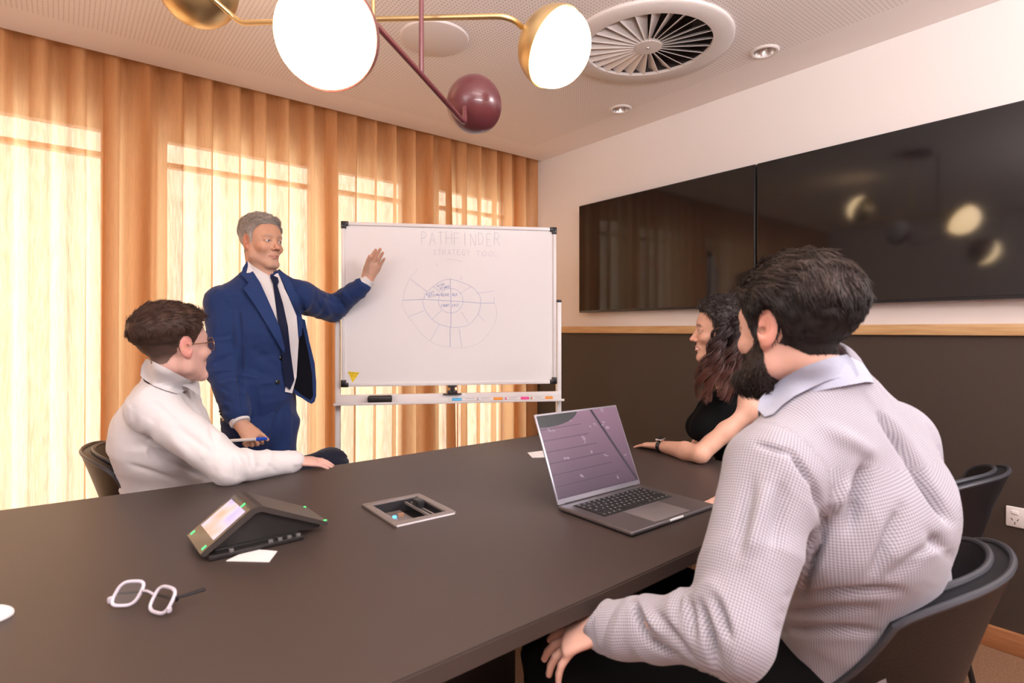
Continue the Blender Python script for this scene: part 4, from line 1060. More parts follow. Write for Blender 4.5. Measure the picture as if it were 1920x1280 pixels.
# ------------------------------------------------------------------ the young man in the white shirt
def white_shirt_man():
    H = Head(pt(328, 648, 1.88), cv(0.50, 0.86, 0.10), up=cv(-0.06, -0.08, 1), k=1.05)
    sk = dict(hip=pt(322, 965, 2.14), waist=pt(312, 885, 2.11), chest=pt(303, 812, 2.05), upper=pt(303, 757, 2.01), neck=pt(312, 712, 1.97),
              shL=pt(331, 752, 2.17), shR=pt(286, 766, 1.87), Lh=cv(-0.3, 0.95, 0), Lc=cv(-0.3, 0.95, 0))
    elR, wrR = pt(432, 874, 1.865), pt(548, 865, 2.03)
    elL, wrL = pt(395, 880, 2.32), pt(560, 905, 2.25)
    hR, hL = pt(310, 1005, 2.05), pt(330, 985, 2.22)
    kR = pt(520, 960, 2.42); kL = pt(618, 874, 2.43)
    aR = np.array([*(kR[:2] + FV[:2] * 0.02 + RV[:2] * 0.05), 0.08]); aL = pt(548, 985, 2.50)
    lo, hi = bounds(sk['hip'], H.o, elR, wrR, elL, kR, kL, aR, aL, pad=0.2); lo[2] = 0.0
    hr = pt(575, 870, 2.06)
    F = Field(lo, hi, 0.013, [(H.o - 0.14, H.o + (0.14, 0.14, 0.15), 0.0030), (hr - 0.08, hr + 0.09, 0.0035)])
    torso(F, sk, k=0.02, nr=0.026, ur=0.050); head_field(F, H, sk['neck'], smile=0.5, nose=1.05, neck_r=0.045)
    limb(F, [sk['shR'], elR, wrR], (0.046, 0.038, 0.025)); limb(F, [sk['shL'], elL, wrL], (0.046, 0.038, 0.025))
    limb(F, [hR, kR, aR], (0.080, 0.055, 0.040)); limb(F, [hL, kL, aL], (0.080, 0.052, 0.040))
    F.add(p_cone(aR - (0, 0, 0.03), aR - (0, 0, 0.04) + cv(0.9, 0.3, 0) * 0.16, 0.038, 0.03), 0.03)
    hand_prims(F, wrR, cv(0.86, 0.42, -0.10), cv(-0.15, 0.10, -1), cv(-0.45, 0.85, 0.1), 0.95, curl=(0.12, 0.25, 0.15), spread=0.02, thumb=(0.8, 0.5, 0.1))
    V, Q = F.mesh(); V = relax(V, Q, 1, 0.35); N = vnormals(V, Q)
    C = head_color(H, V, (0.66, 0.40, 0.33), (0.55, 0.24, 0.22), (0.10, 0.05, 0.035), 0.8, ear=(0.70, 0.26, 0.22), cheek=(0.72, 0.36, 0.30))
    L = H.loc(V); line = ((-0.13, -0.062), (-0.05, -0.052), (-0.022, -0.016), (0.004, -0.020), (0.018, -0.006), (0.032, 0.018), (0.045, 0.050), (0.062, 0.066), (0.078, 0.072), (0.12, 0.075))
    hm = np.clip(hairline(L, line) / 0.035, 0, 1) ** 0.8 * (np.linalg.norm(L, axis=1) < 0.2); C = C * (1 - hm[:, None] * 0.75) + np.array((0.13, 0.08, 0.06)) * hm[:, None] * 0.75
    b = tag(mesh_obj('person', V, Q, M_skin, None, col=C), 'seated young man in a white shirt with short brown hair, seen from behind', 'person')
    eye(H, -1, (0.15, 0.10, 0.06), cv(1, 0.3, 0.1), b); eye(H, 1, (0.15, 0.10, 0.06), cv(1, 0.3, 0.1), b)
    def colf(L, rs):
        g = vnoise(L * 70) * 0.5 + 0.5; fade = np.clip((0.012 - L[:, 2]) / 0.06, 0, 1)[:, None]
        c = np.array((0.070, 0.034, 0.022)) * (0.7 + 0.7 * g)[:, None]
        return c * (1 - fade) + np.array((0.26, 0.165, 0.13)) * fade
    def flow(L, rs):
        top = np.clip((L[:, 2] - 0.05) / 0.035, 0, 1)[:, None]
        return top * np.array((-0.25, 0.95, 0.10)) + (1 - top) * np.array((0, -0.5, -1.0)) + rs.normal(0, 0.10, (len(L), 3))
    vol = lambda L: np.clip((L[:, 2] - 0.012) / 0.055, 0, 1)
    cut = ((-0.13, -0.058), (-0.05, -0.050), (-0.022, -0.012), (0.018, 0.000), (0.032, 0.020), (0.045, 0.050), (0.062, 0.066), (0.078, 0.072), (0.12, 0.075))
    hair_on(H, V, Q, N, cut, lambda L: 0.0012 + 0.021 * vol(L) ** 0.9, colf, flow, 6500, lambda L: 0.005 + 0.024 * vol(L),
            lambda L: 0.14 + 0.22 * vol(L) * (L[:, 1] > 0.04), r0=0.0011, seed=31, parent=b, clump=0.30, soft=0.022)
    # trousers
    G = Field(*bounds(hR, hL, kR, kL, aL, aR, pad=0.13), 0.010)
    G.add(p_econe(sk['hip'] + (0, 0, 0.05), sk['hip'] - (0, 0, 0.02), (0.150, 0.112), (0.170, 0.130), sk['Lh']), 0.03)
    limb(G, [hR, kR, aR], (0.094, 0.072, 0.060), 0, 0.02); limb(G, [hL, kL, aL], (0.094, 0.074, 0.058), 0, 0.02)
    v, q = G.mesh(); v = relax(v, q, 2); v = folds(v, vnormals(v, q), [(hR, kR, 0.08, FV), (hL, kL, 0.08, FV), (kL, aL, .06, FV)], 0.006, 12, 10, 3)
    mesh_obj('trousers', v, q, M_trous, b)
    for a in (aR,):
        s = MB(); d = cv(0.9, 0.3, 0); s.tube([a - (0, 0, 0.03) - d * 0.04, a - (0, 0, 0.03), a - (0, 0, 0.04) + d * 0.10, a - (0, 0, 0.05) + d * 0.19], [0.035, 0.046, 0.042, 0.028], 16); s.build('shoe', M_shoe, b)
    # shirt
    G = Field(*bounds(sk['hip'], sk['shL'], sk['shR'], elL, elR, wrR, sk['neck'], pad=0.14), 0.0062)
    torso(G, sk, 0.020, d=1.12, k=0.035, hipw=0.150)
    G.add(p_cone(sk['chest'] + FV * 0 - nrm(sk['Lc']) * 0.04, sk['waist'] - nrm(sk['Lc']) * 0.02, 0.135, 0.135), 0.04)
    limb(G, [sk['shR'], elR], (0.072, 0.062), 0, 0.03); limb(G, [elR, pt(548, 866, 2.025)], (0.058, 0.040), 0, 0.015)
    limb(G, [sk['shL'], elL, wrL], (0.070, 0.058, 0.040), 0, 0.03)
    G.sub(p_cone(sk['neck'] + (0, 0, -0.015), H.w((0, -0.02, -0.04)), 0.064, 0.072), 0.006)
    v, q = G.mesh(); v = relax(v, q, 1); n = vnormals(v, q)
    bones = [(sk['hip'], sk['upper'], 0.15, sk['Lc']), (sk['shR'], elR, 0.06, FV), (elR, wrR, 0.05, FV), (sk['shL'], elL, 0.06, FV)]
    v = folds(v, n, bones, 0.009, 17, 7, 8, joint=[(elR, 0.12), (sk['shR'] - (0, 0, 0.1), 0.10), (sk['waist'], 0.10)])
    n = vnormals(v, q)
    v = creases(v, n, [((262, 690), (245, 745), 4, 0.004), ((245, 760), (262, 850), 8, 0.005), ((285, 750), (330, 790), 7, 0.008), ((262, 830), (330, 880), 7, 0.010), ((300, 860), (410, 905), 6, 0.010),
                       ((330, 800), (400, 850), 8, 0.006), ((368, 740), (395, 800), 4, 0.008), ((395, 800), (410, 850), 5, 0.008), ((440, 850), (446, 900), 5, 0.010), ((450, 850), (470, 880), 4, 0.006), ((225, 730), (236, 800), 7, 0.006),
                       ((240, 870), (330, 900), 5, 0.008), ((500, 868), (520, 885), 4, 0.005), ((300, 800), (370, 870), 10, -0.006)])
    sh = mesh_obj('shirt', v, q, M_shirtw, b)
    ba = garment_bvh(np.concatenate([v, V]), np.concatenate([q, Q + len(v)]))
    nb = sk['neck']; fd = cv(0.86, 0.50, 0); collar_ring(nb + (0, 0, -0.004) + fd * 0.014, (0, 0, 1.0) + fd * 0.36, fd, 0.070, 0.088, 0.050, 0.044, 0.020, gap=0.28, back_rise=0.006).build('collar_stand', M_shirtw, b)
    patch([(274, 672), (284, 676), (301, 684), (320, 694), (337, 703), (357, 713), (366, 720), (352, 731), (333, 738), (312, 732), (291, 724), (274, 714), (263, 704), (265, 686)], ba, 0.007, 0.004, 5, smooth=14, hug=True).build('collar', M_shirtw, b)
    cf = MB(); cf.tube([pt(535, 867, 2.01), pt(551, 866, 2.03)], [0.040, 0.037], 22); cf.build('cuff', M_shirtw, b)
    # spectacles
    M_gold = mat('gold_wire', (0.55, 0.36, 0.20), 0.3, metal=1.0)
    M_lens = lens_mat()
    o = H.w((0, 0.1, 0)); g = tag(empty('spectacles', o), 'thin gold wire spectacles worn by the young man in white', 'glasses')
    W = lambda p: tuple(H.w(p) - o)
    for sx in (-1, 1):
        loop = [W((sx * 0.036 + 0.024 * math.cos(a), 0.098 - 0.006 * abs(math.cos(a)) ** 2 * (1 if math.cos(a) * sx > 0 else 0), -0.006 + 0.0215 * math.sin(a))) for a in np.linspace(0, 2 * math.pi, 29)]
        MB().tube(loop, 0.0010, 6, cap=False).build('rim', M_gold, g)
        ce = W((sx * 0.036, 0.097, -0.006)); m = MB(); m.add([ce] + loop[:-1], [(0, i + 1, (i + 1) % 28 + 1) for i in range(28)]); m.build('lens', M_lens, g)
        MB().tube([W((sx * 0.060, 0.092, 0.002)), W((sx * 0.070, 0.080, 0.002)), W((sx * 0.0800, 0.02, 0.004)), W((sx * 0.083, -0.010, 0.006)), W((sx * 0.083, -0.028, -0.012))], 0.0013, 6).build('temple', M_gold, g)
    MB().tube([W((-0.012, 0.099, -0.002)), W((0, 0.104, 0.001)), W((0.012, 0.099, -0.002))], 0.0011, 6).build('bridge', M_gold, g)
def lens_mat():
    if 'clear_lens' in MATS: return MATS['clear_lens']
    m = bpy.data.materials.new('clear_lens'); m.use_nodes = True; nt = m.node_tree; nt.nodes.clear(); MATS['clear_lens'] = m
    o = nt.nodes.new('ShaderNodeOutputMaterial'); t = nt.nodes.new('ShaderNodeBsdfTransparent'); g = nt.nodes.new('ShaderNodeBsdfGlossy')
    t.inputs[0].default_value = (0.62, 0.60, 0.62, 1); g.inputs['Roughness'].default_value = 0.03; x = nt.nodes.new('ShaderNodeMixShader'); x.inputs[0].default_value = 0.10
    nt.links.new(t.outputs[0], x.inputs[1]); nt.links.new(g.outputs[0], x.inputs[2]); nt.links.new(x.outputs[0], o.inputs[0]); return m
white_shirt_man()

# ------------------------------------------------------------------ the bearded man with his back to the camera
def check_mat():
    m = bpy.data.materials.new('fine_checked_cotton'); m.use_nodes = True; nt = m.node_tree; b = nt.nodes['Principled BSDF']; N = nt.nodes.new; L = nt.links.new
    b.inputs['Roughness'].default_value = 0.85; b.inputs['Specular IOR Level'].default_value = 0.2; b.inputs['Sheen Weight'].default_value = 0.15
    a = N('ShaderNodeAttribute'); a.attribute_name = 'cloth'; sp = N('ShaderNodeSeparateXYZ'); L(a.outputs['Vector'], sp.inputs[0])
    def mt(op, x, y=None):
        n = N('ShaderNodeMath'); n.operation = op
        for i, q in enumerate((x, y)):
            if q is None: continue
            if isinstance(q, (int, float)): n.inputs[i].default_value = q
            else: L(q, n.inputs[i])
        return n.outputs[0]
    def stripe(x): return mt('LESS_THAN', mt('FRACT', mt('DIVIDE', x, 0.0046)), 0.46)
    f = mt('MULTIPLY', mt('ADD', stripe(sp.outputs[0]), stripe(sp.outputs[1])), 0.5)
    mx = N('ShaderNodeMix'); mx.data_type = 'RGBA'; L(f, mx.inputs[0]); mx.inputs[6].default_value = (0.41, 0.395, 0.43, 1); mx.inputs[7].default_value = (0.185, 0.178, 0.225, 1)
    L(mx.outputs[2], b.inputs['Base Color']); return m
M_check = check_mat()
M_collar = mat('collar_chambray', (0.32, 0.35, 0.46), 0.85, nmix=0.4, nscale=700, ncol=(0.50, 0.52, 0.60), sheen=0.15)
def bearded_man():
    H = Head(pt(1484, 614, 1.05), cv(-0.46, 0.89, 0.0), k=1.0)
    sk = dict(hip=RV * 0.715 + FV * 1.20 + UV3 * 0.56, waist=RV * 0.695 + FV * 1.13 + UV3 * 0.76, chest=pt(1598, 950, 1.07), upper=pt(1560, 838, 1.06), neck=pt(1548, 722, 1.055),
              shL=pt(1450, 884, 0.975), shR=pt(1668, 828, 1.15), Lh=nrm(-0.80 * RV - 0.60 * FV), Lc=nrm(-0.876 * RV - 0.48 * FV))
    elL, wrL = pt(1372, 1178, 0.875), pt(1138, 1178, 1.035)
    elR, wrR = pt(1590, 985, 1.46), pt(1425, 935, 1.62)
    hL, hR = RV * 0.65 + FV * 1.13 + UV3 * 0.54, RV * 0.79 + FV * 1.26 + UV3 * 0.54
    kL = RV * 0.105 + FV * 1.22 + UV3 * 0.56; kR = RV * 0.43 + FV * 1.50 + UV3 * 0.55
    aL = np.array([*(kL[:2] + FV[:2] * 0.06), 0.08]); aR = np.array([*(kR[:2] + FV[:2] * 0.06), 0.08])
    lo, hi = bounds(sk['hip'], H.o, elL, wrL, elR, wrR, kL, kR, aL, aR, pad=0.2); lo[2] = 0.0
    hl = pt(1065, 1200, 1.08); hr = pt(1365, 935, 1.66)
    F = Field(lo, hi, 0.013, [(H.o - 0.13, H.o + (0.13, 0.13, 0.14), 0.0026), (hl - 0.10, hl + 0.10, 0.0032), (hr - 0.09, hr + 0.09, 0.0040)])
    torso(F, sk, k=0.02, nr=0.026, ur=0.050); head_field(F, H, sk['neck'], nose=1.1, jaw=1.03, neck_r=0.047)
    limb(F, [sk['shL'], elL, wrL], (0.048, 0.040, 0.027)); limb(F, [sk['shR'], elR, wrR], (0.048, 0.040, 0.027))
    limb(F, [hL, kL, aL], (0.085, 0.055, 0.042)); limb(F, [hR, kR, aR], (0.085, 0.055, 0.042))
    for a in (aL, aR): F.add(p_cone(a - (0, 0, 0.03), a - (0, 0, 0.04) + cv(-0.5, 0.85, 0) * 0.16, 0.038, 0.03), 0.03)
    hand_prims(F, wrL, cv(-0.80, 0.30, -0.42), cv(-0.30, 0.25, -0.80), cv(0.35, 0.85, 0.25), 1.02, curls=[(0.15, 0.2, 0.15), (0.2, 0.3, 0.2), (0.3, 0.35, 0.2), (0.45, 0.35, 0.2)], spread=0.22, thumb=(0.75, 0.7, -0.1))
    hand_prims(F, wrR, cv(-0.98, 0.15, -0.05), cv(0, 0, -1), cv(-0.15, -0.98, 0.05), 0.98, curl=(0.08, 0.15, 0.1), spread=0.05, thumb=(0.8, 0.6, 0))
    V, Q = F.mesh(); V = relax(V, Q, 1, 0.35); N = vnormals(V, Q)
    C = head_color(H, V, (0.62, 0.37, 0.29), (0.45, 0.20, 0.17), (0.05, 0.03, 0.02), 0.9, ear=(0.62, 0.26, 0.20), cheek=(0.66, 0.33, 0.27))
    L = H.loc(V); line = ((-0.13, -0.046), (-0.06, -0.050), (-0.030, -0.034), (0.000, -0.024), (0.022, -0.026), (0.030, -0.004), (0.042, 0.022), (0.056, 0.050), (0.075, 0.063), (0.12, 0.070))
    def beard_in(L):
        x, y, z = L.T; ax = np.abs(x)
        top = np.interp(y, (-0.03, 0.0, 0.018, 0.03, 0.05, 0.07, 0.10), (-0.05, -0.012, -0.010, -0.028, -0.046, -0.050, -0.051))
        d = top - z; d = np.minimum(d, z + 0.128); back = y - np.interp(z, (-0.14, -0.09, -0.05, -0.01), (0.000, -0.006, -0.002, 0.004))
        mouth = np.sqrt((x / 0.024) ** 2 + ((z + 0.068) / 0.008) ** 2) - 1
        return np.minimum(np.minimum(d, back), np.where(y > 0.06, mouth * 0.01, 1.0))
    sd = hairline(L, line); near = np.linalg.norm(L, axis=1) < 0.21
    hm = np.maximum(np.clip(sd / 0.006, 0, 1), np.clip(beard_in(L) / 0.006, 0, 1)) * near; C = C * (1 - hm[:, None] * 0.9) + np.array((0.03, 0.02, 0.017)) * hm[:, None] * 0.9
    b = tag(mesh_obj('person', V, Q, M_skin, None, col=C), 'seated bearded man in a fine checked grey shirt with his back turned', 'person')
    eye(H, 1, (0.12, 0.08, 0.05), cv(-1, 0.4, 0.05), b); eye(H, -1, (0.12, 0.08, 0.05), cv(-1, 0.4, 0.05), b)
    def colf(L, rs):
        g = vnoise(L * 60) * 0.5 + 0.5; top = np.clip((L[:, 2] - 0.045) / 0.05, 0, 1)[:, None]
        return np.array((0.014, 0.010, 0.009)) * (1 - top) + np.array((0.058, 0.040, 0.035)) * top * (0.5 + g)[:, None]  # highlight on the crown put into the colour as a lighter grey-brown
    def flow(L, rs):
        top = np.clip((L[:, 2] - 0.045) / 0.04, 0, 1)[:, None]; wv = np.sin(L[:, 1] * 120 + L[:, 0] * 40)[:, None]
        f = np.array((0.30, -0.85, 0.05)) + wv * np.array((0.35, 0.0, 0.12))
        cr = np.exp(-(((L[:, 1] + 0.085) / 0.03) ** 2))[:, None]
        f = f + cr * np.array((0.1, 0.3, -1.0))
        return top * f + (1 - top) * np.array((0, -0.55, -1.0)) + rs.normal(0, 0.10, (len(L), 3))
    vol = lambda L: np.clip((L[:, 2] - 0.02) / 0.06, 0, 1)
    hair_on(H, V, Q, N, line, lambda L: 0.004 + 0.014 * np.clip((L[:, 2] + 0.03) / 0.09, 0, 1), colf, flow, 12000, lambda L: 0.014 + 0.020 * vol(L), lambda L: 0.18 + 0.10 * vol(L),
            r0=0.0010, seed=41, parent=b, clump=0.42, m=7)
    colb = lambda L, rs: np.array((0.030, 0.020, 0.017)) * (0.7 + 0.8 * (vnoise(L * 60) * 0.5 + 0.5))[:, None]
    hair_on(H, V, Q, N, None, lambda L: 0.004 + 0.010 * np.clip((-L[:, 2] - 0.045) / 0.05, 0, 1) , colb, lambda L, rs: np.array((0, 0.25, -1.0)) + rs.normal(0, 0.35, (len(L), 3)), 6500,
            lambda L: 0.010 + 0.018 * np.clip((-L[:, 2] - 0.04) / 0.05, 0, 1), lambda L: 0.7 + 0 * L[:, 0], r0=0.0008, seed=42, parent=b, name='beard', clump=0.35, inside=beard_in, gravity=0.05, soft=0.02, rough=0.7)
    # trousers
    G = Field(*bounds(hR, hL, kR, kL, aL, aR, sk['hip'], pad=0.15), 0.010)
    G.add(p_econe(sk['hip'] + (0, 0, 0.03), sk['hip'] - (0, 0, 0.05), (0.165, 0.125), (0.175, 0.135), sk['Lh']), 0.03)
    limb(G, [hL, kL, aL], (0.100, 0.080, 0.062), 0, 0.02); limb(G, [hR, kR, aR], (0.100, 0.078, 0.062), 0, 0.02)
    v, q = G.mesh(); v = relax(v, q, 2); v = folds(v, vnormals(v, q), [(hR, kR, 0.08, FV), (hL, kL, 0.08, FV)], 0.006, 12, 10, 3)
    mesh_obj('trousers', v, q, M_black_cloth, b)
    for a in (aL, aR):
        s = MB(); d = cv(-0.5, 0.85, 0); s.tube([a - (0, 0, 0.03) - d * 0.04, a - (0, 0, 0.03), a - (0, 0, 0.04) + d * 0.10, a - (0, 0, 0.05) + d * 0.19], [0.035, 0.046, 0.042, 0.028], 16); s.build('shoe', M_shoe, b)
    # shirt
    G = Field(*bounds(sk['hip'], sk['shL'], sk['shR'], elL, elR, wrL, wrR, sk['neck'], pad=0.17), 0.0056)
    torso(G, sk, 0.022, w=0.99, d=1.03, k=0.06, sr=0.046, nr=0.028, ur=0.056)
    limb(G, [sk['shL'], elL], (0.078, 0.066), 0, 0.03); limb(G, [elL, elL * 0.2 + wrL * 0.8, wrL + (0, 0, 0)], (0.062, 0.048, 0.040), 0, 0.012)
    limb(G, [sk['shR'], elR, wrR], (0.078, 0.062, 0.042), 0, 0.03)
    G.sub(p_cone(sk['neck'] + (0, 0, 0.0), H.w((0, -0.02, -0.03)), 0.048, 0.066), 0.006)
    v, q = G.mesh(); v = relax(v, q, 1); n = vnormals(v, q); back = nrm(0.48 * RV - 0.876 * FV)
    bones = [(sk['hip'], sk['upper'] + (0, 0, 0.06), 0.17, back), (sk['shL'], elL, 0.07, -FV), (elL, wrL, 0.05, -FV), (sk['shR'], elR, 0.07, -FV), (elR, wrR, 0.05, -FV)]
    uv, wh = bone_uv(v, bones); wt = (v[:, 2] + 0.25 * ((v - sk['hip']) @ back) > sk['upper'][2] + 0.035) * (wh == 0) * 1.0; lat = -(v - sk['hip']) @ nrm(sk['Lc']); fo = (v - sk['hip']) @ back
    uv[:, 0] = np.where(wh == 0, uv[:, 0] * (1 - wt) + lat * wt, uv[:, 0]); uv[:, 1] -= fo * wt
    v = folds(v, n, bones, 0.011, 13, 5, 12, joint=[(elL, 0.16), (sk['shL'] - (0, 0, 0.1), 0.10), (sk['waist'], 0.16), (wrL, 0.1)])
    n = vnormals(v, q)
    v = creases(v, n, [((1418, 832), (1485, 850), 5, 0.0119), ((1485, 850), (1528, 912), 5, 0.0153), ((1528, 912), (1548, 985), 6, 0.0204), ((1548, 985), (1500, 1120), 8, 0.0306),
                       ((1650, 778), (1716, 880), 6, 0.026), ((1712, 872), (1782, 978), 8, 0.036), ((1668, 775), (1740, 880), 8, -0.008), ((1626, 868), (1592, 990), 12, 0.024), ((1688, 955), (1636, 1085), 13, 0.018),
                       ((1480, 1118), (1690, 1108), 8, 0.0204), ((1470, 1150), (1640, 1140), 8, 0.0170), ((1460, 1180), (1640, 1185), 9, 0.0170),
                       ((1545, 800), (1640, 850), 14, -0.0102), ((1590, 900), (1560, 960), 10, -0.0136), ((1440, 900), (1400, 1050), 14, -0.0119), ((1410, 900), (1385, 1040), 10, 0.0119), ((1470, 900), (1450, 1030), 12, 0.0102),
                       ((1745, 1000), (1800, 1060), 12, 0.0170), ((1310, 1130), (1345, 1245), 8, 0.0238), ((1290, 1120), (1300, 1200), 7, 0.0136), ((1340, 1120), (1370, 1200), 8, 0.0170), ((1186, 1124), (1215, 1200), 6, 0.0204), ((1215, 1200), (1290, 1250), 6, 0.0204),
                       ((1200, 1130), (1240, 1190), 6, -0.0119), ((1230, 1145), (1300, 1240), 6, 0.0102), ((1660, 1090), (1770, 1010), 12, 0.010)])
    mesh_obj('shirt', v, q, M_check, b, uv=uv)
    ba = garment_bvh(np.concatenate([v, V]), np.concatenate([q, Q + len(v)]))
    nb = sk['neck']; fd = cv(-0.5, 0.86, 0); collar_ring(nb + (0, 0, -0.028) + fd * 0.010 - RV * 0.006, (0, 0, 1.0) + fd * 0.25, fd, 0.078, 0.095, 0.058, 0.046, 0.020, gap=0.26, back_rise=0.006).build('collar_stand', M_collar, b)
    patch([(1588, 664), (1600, 676), (1611, 702), (1604, 708), (1580, 706), (1549, 714), (1520, 727), (1490, 742), (1468, 758), (1450, 776), (1434, 781), (1420, 767), (1424, 748), (1436, 734), (1454, 720), (1472, 706), (1490, 696), (1512, 685), (1538, 676), (1564, 668)], ba, 0.007, 0.005, 7, smooth=10, hug=True).build('collar', M_collar, b)
    s = MB(); c0 = wrL + (elL - wrL) * 0.02; c1 = wrL + (elL - wrL) * 0.26; s.tube([c0, c0 * 0.9 + c1 * 0.1, c1 * 0.9 + c0 * 0.1, c1], [0.038, 0.046, 0.050, 0.046], 26)
    cvv = np.array(s.v); bb = s.build('cuff', M_check, b)
    a = bb.data.attributes.new('cloth', 'FLOAT_VECTOR', 'POINT'); u2, _ = bone_uv(cvv, [bones[2]]); u3 = np.zeros((len(cvv), 3), np.float32); u3[:, :2] = u2; a.data.foreach_set('vector', u3.ravel())
bearded_man()

# ------------------------------------------------------------------ the woman at the end of the table
def curly_woman():
    H = Head(pt(1351, 621, 2.17), cv(-0.965, 0.22, 0.03), k=0.98)
    sk = dict(hip=pt(1420, 955, 2.36), waist=pt(1402, 880, 2.34), chest=pt(1378, 815, 2.31), upper=pt(1384, 765, 2.30), neck=pt(1376, 726, 2.25),
              shL=pt(1402, 765, 2.19), shR=pt(1362, 762, 2.44), Lh=cv(0.1, -0.98, 0), Lc=cv(0.1, -0.98, 0))
    elL, wrL = pt(1313, 851, 2.135), pt(1238, 836, 2.34)
    elR, wrR = pt(1300, 850, 2.52), pt(1330, 868, 2.35)
    hL, hR = pt(1415, 970, 2.28), pt(1430, 960, 2.45); kL, kR = pt(1260, 975, 2.35), pt(1275, 960, 2.55)
    aL = np.array([*kL[:2], 0.07]); aR = np.array([*kR[:2], 0.07])
    lo, hi = bounds(sk['hip'], H.o, elL, wrL, elR, kL, kR, aL, aR, pad=0.2); lo[2] = 0.0
    hl = pt(1212, 834, 2.38)
    F = Field(lo, hi, 0.012, [(H.o - 0.125, H.o + (0.125, 0.125, 0.13), 0.0028), (hl - 0.09, hl + 0.08, 0.0032), (elL - 0.1, elL + 0.1, 0.006)])
    torso(F, sk, w=0.86, d=0.86, hipw=0.175, sr=0.040); head_field(F, H, sk['neck'], female=True, smile=1.6, nose=0.9, jaw=0.92, mouth_open=True, neck_r=0.050)
    limb(F, [sk['shL'], sk['shL'] * 0.5 + elL * 0.5, elL], (0.044, 0.039, 0.033), 0, 0.02); limb(F, [elL, elL * 0.65 + wrL * 0.35, wrL], (0.034, 0.036, 0.022), 0, 0.012)
    limb(F, [sk['shR'], elR, wrR], (0.044, 0.034, 0.022)); limb(F, [hL, kL, aL], (0.085, 0.055, 0.040)); limb(F, [hR, kR, aR], (0.085, 0.055, 0.040))
    F.add(p_cone(sk['shL'], sk['upper'], 0.045, 0.05), 0.03)
    hand_prims(F, wrL, cv(-0.60, 0.80, -0.10), cv(-0.05, -0.1, -1), cv(0.78, 0.60, 0.0), 0.88, curl=(0.10, 0.15, 0.1), spread=0.0, thumb=(0.9, 0.4, 0.0), thick=0.9)
    V, Q = F.mesh(); V = relax(V, Q, 1, 0.35); N = vnormals(V, Q)
    C = head_color(H, V, (0.64, 0.37, 0.27), (0.55, 0.16, 0.14), (0.08, 0.045, 0.03), 0.9, ear=(0.62, 0.28, 0.2), cheek=(0.68, 0.27, 0.20))
    L = H.loc(V); tm = np.exp(-((L[:, 2] + 0.0700) / 0.0022) ** 4) * (np.abs(L[:, 0]) < 0.021) * (L[:, 1] > 0.074) * (L[:, 1] < 0.094); C = C * (1 - tm[:, None]) + 0.85 * tm[:, None]
    line = ((-0.13, -0.09), (-0.02, -0.09), (0.005, -0.06), (0.020, -0.02), (0.034, 0.02), (0.050, 0.055), (0.065, 0.070), (0.085, 0.076), (0.12, 0.085))
    b = tag(mesh_obj('person', V, Q, M_skin, None, col=C), 'smiling woman with long dark curls and a sleeveless black dress at the table end', 'person')
    eye(H, 1, (0.07, 0.04, 0.03), cv(-1, 0.1, 0.02), b); eye(H, -1, (0.07, 0.04, 0.03), cv(-1, 0.1, 0.02), b)
    # curls: clumps of strands wound round falling guide lines
    rs = np.random.default_rng(51); PP = []; CC = []; m = 34
    for i in range(130):
        th = rs.uniform(-2.45, 2.45); ph = rs.uniform(0.05, 1.0)
        d = np.array((math.sin(th) * 0.078, -math.cos(th) * 0.098, 0))
        if d[1] > 0.030: continue
        r0 = np.array((d[0] * ph, d[1] * ph - 0.012, 0.035 + 0.088 * math.sqrt(max(0, 1 - ph * ph))))
        out = np.array((d[0], d[1], 0)); out = out / (np.linalg.norm(out) + 1e-6)
        end = np.array((d[0] * 1.25 + out[0] * 0.022, d[1] * 0.9 + 0.020 * (d[0] > 0) + out[1] * 0.015, rs.uniform(-0.27, -0.13)))
        if d[0] > 0.02: end[1] += 0.045
        mid = np.array((d[0] * 1.35, min(d[1] * 1.18, 0.004), 0.00)) + out * rs.uniform(0.0, 0.022)
        amp = rs.uniform(0.009, 0.016); fr = rs.uniform(15, 24); p0 = rs.uniform(0, 6.28)
        nst = 22
        t = np.linspace(0, 1, m)
        base = (1 - t)[:, None] ** 2 * r0 + 2 * (t * (1 - t))[:, None] * (mid * 1.12 + (0, 0, 0.03)) + (t ** 2)[:, None] * end
        for s_ in range(nst):
            o = rs.normal(0, 0.0032, 3); dp = rs.normal(0, 0.25); a = amp * np.clip(t * 4, 0.1, 1) * rs.uniform(0.8, 1.2)
            w = base + o * (0.4 + t[:, None]) + np.stack([np.cos(fr * t + p0 + dp) * a, np.sin(fr * t + p0 + dp) * a, 0.3 * np.sin(fr * t + p0) * a], 1)
            PP.append(w); CC.append(rs.uniform(0.6, 1.5))
    PP = np.array(PP); Pw = H.o + (PP[..., :1] * H.x + PP[..., 1:2] * H.y + PP[..., 2:3] * H.z) * H.k
    SV, SQ = strands(Pw, 0.0013, 0.0004)
    tt = np.clip((-PP[..., 2] - 0.02) / 0.16, 0, 1)[..., None]
    cs = (np.array((0.028, 0.018, 0.018)) * (1 - tt) + np.array((0.105, 0.034, 0.022)) * tt) * np.array(CC)[:, None, None]; cs = np.repeat(cs.reshape(-1, 3), 3, axis=0)
    colf = lambda L, rs: np.array((0.026, 0.018, 0.018)) * (0.6 + 0.9 * (vnoise(L * 60) * 0.5 + 0.5))[:, None]
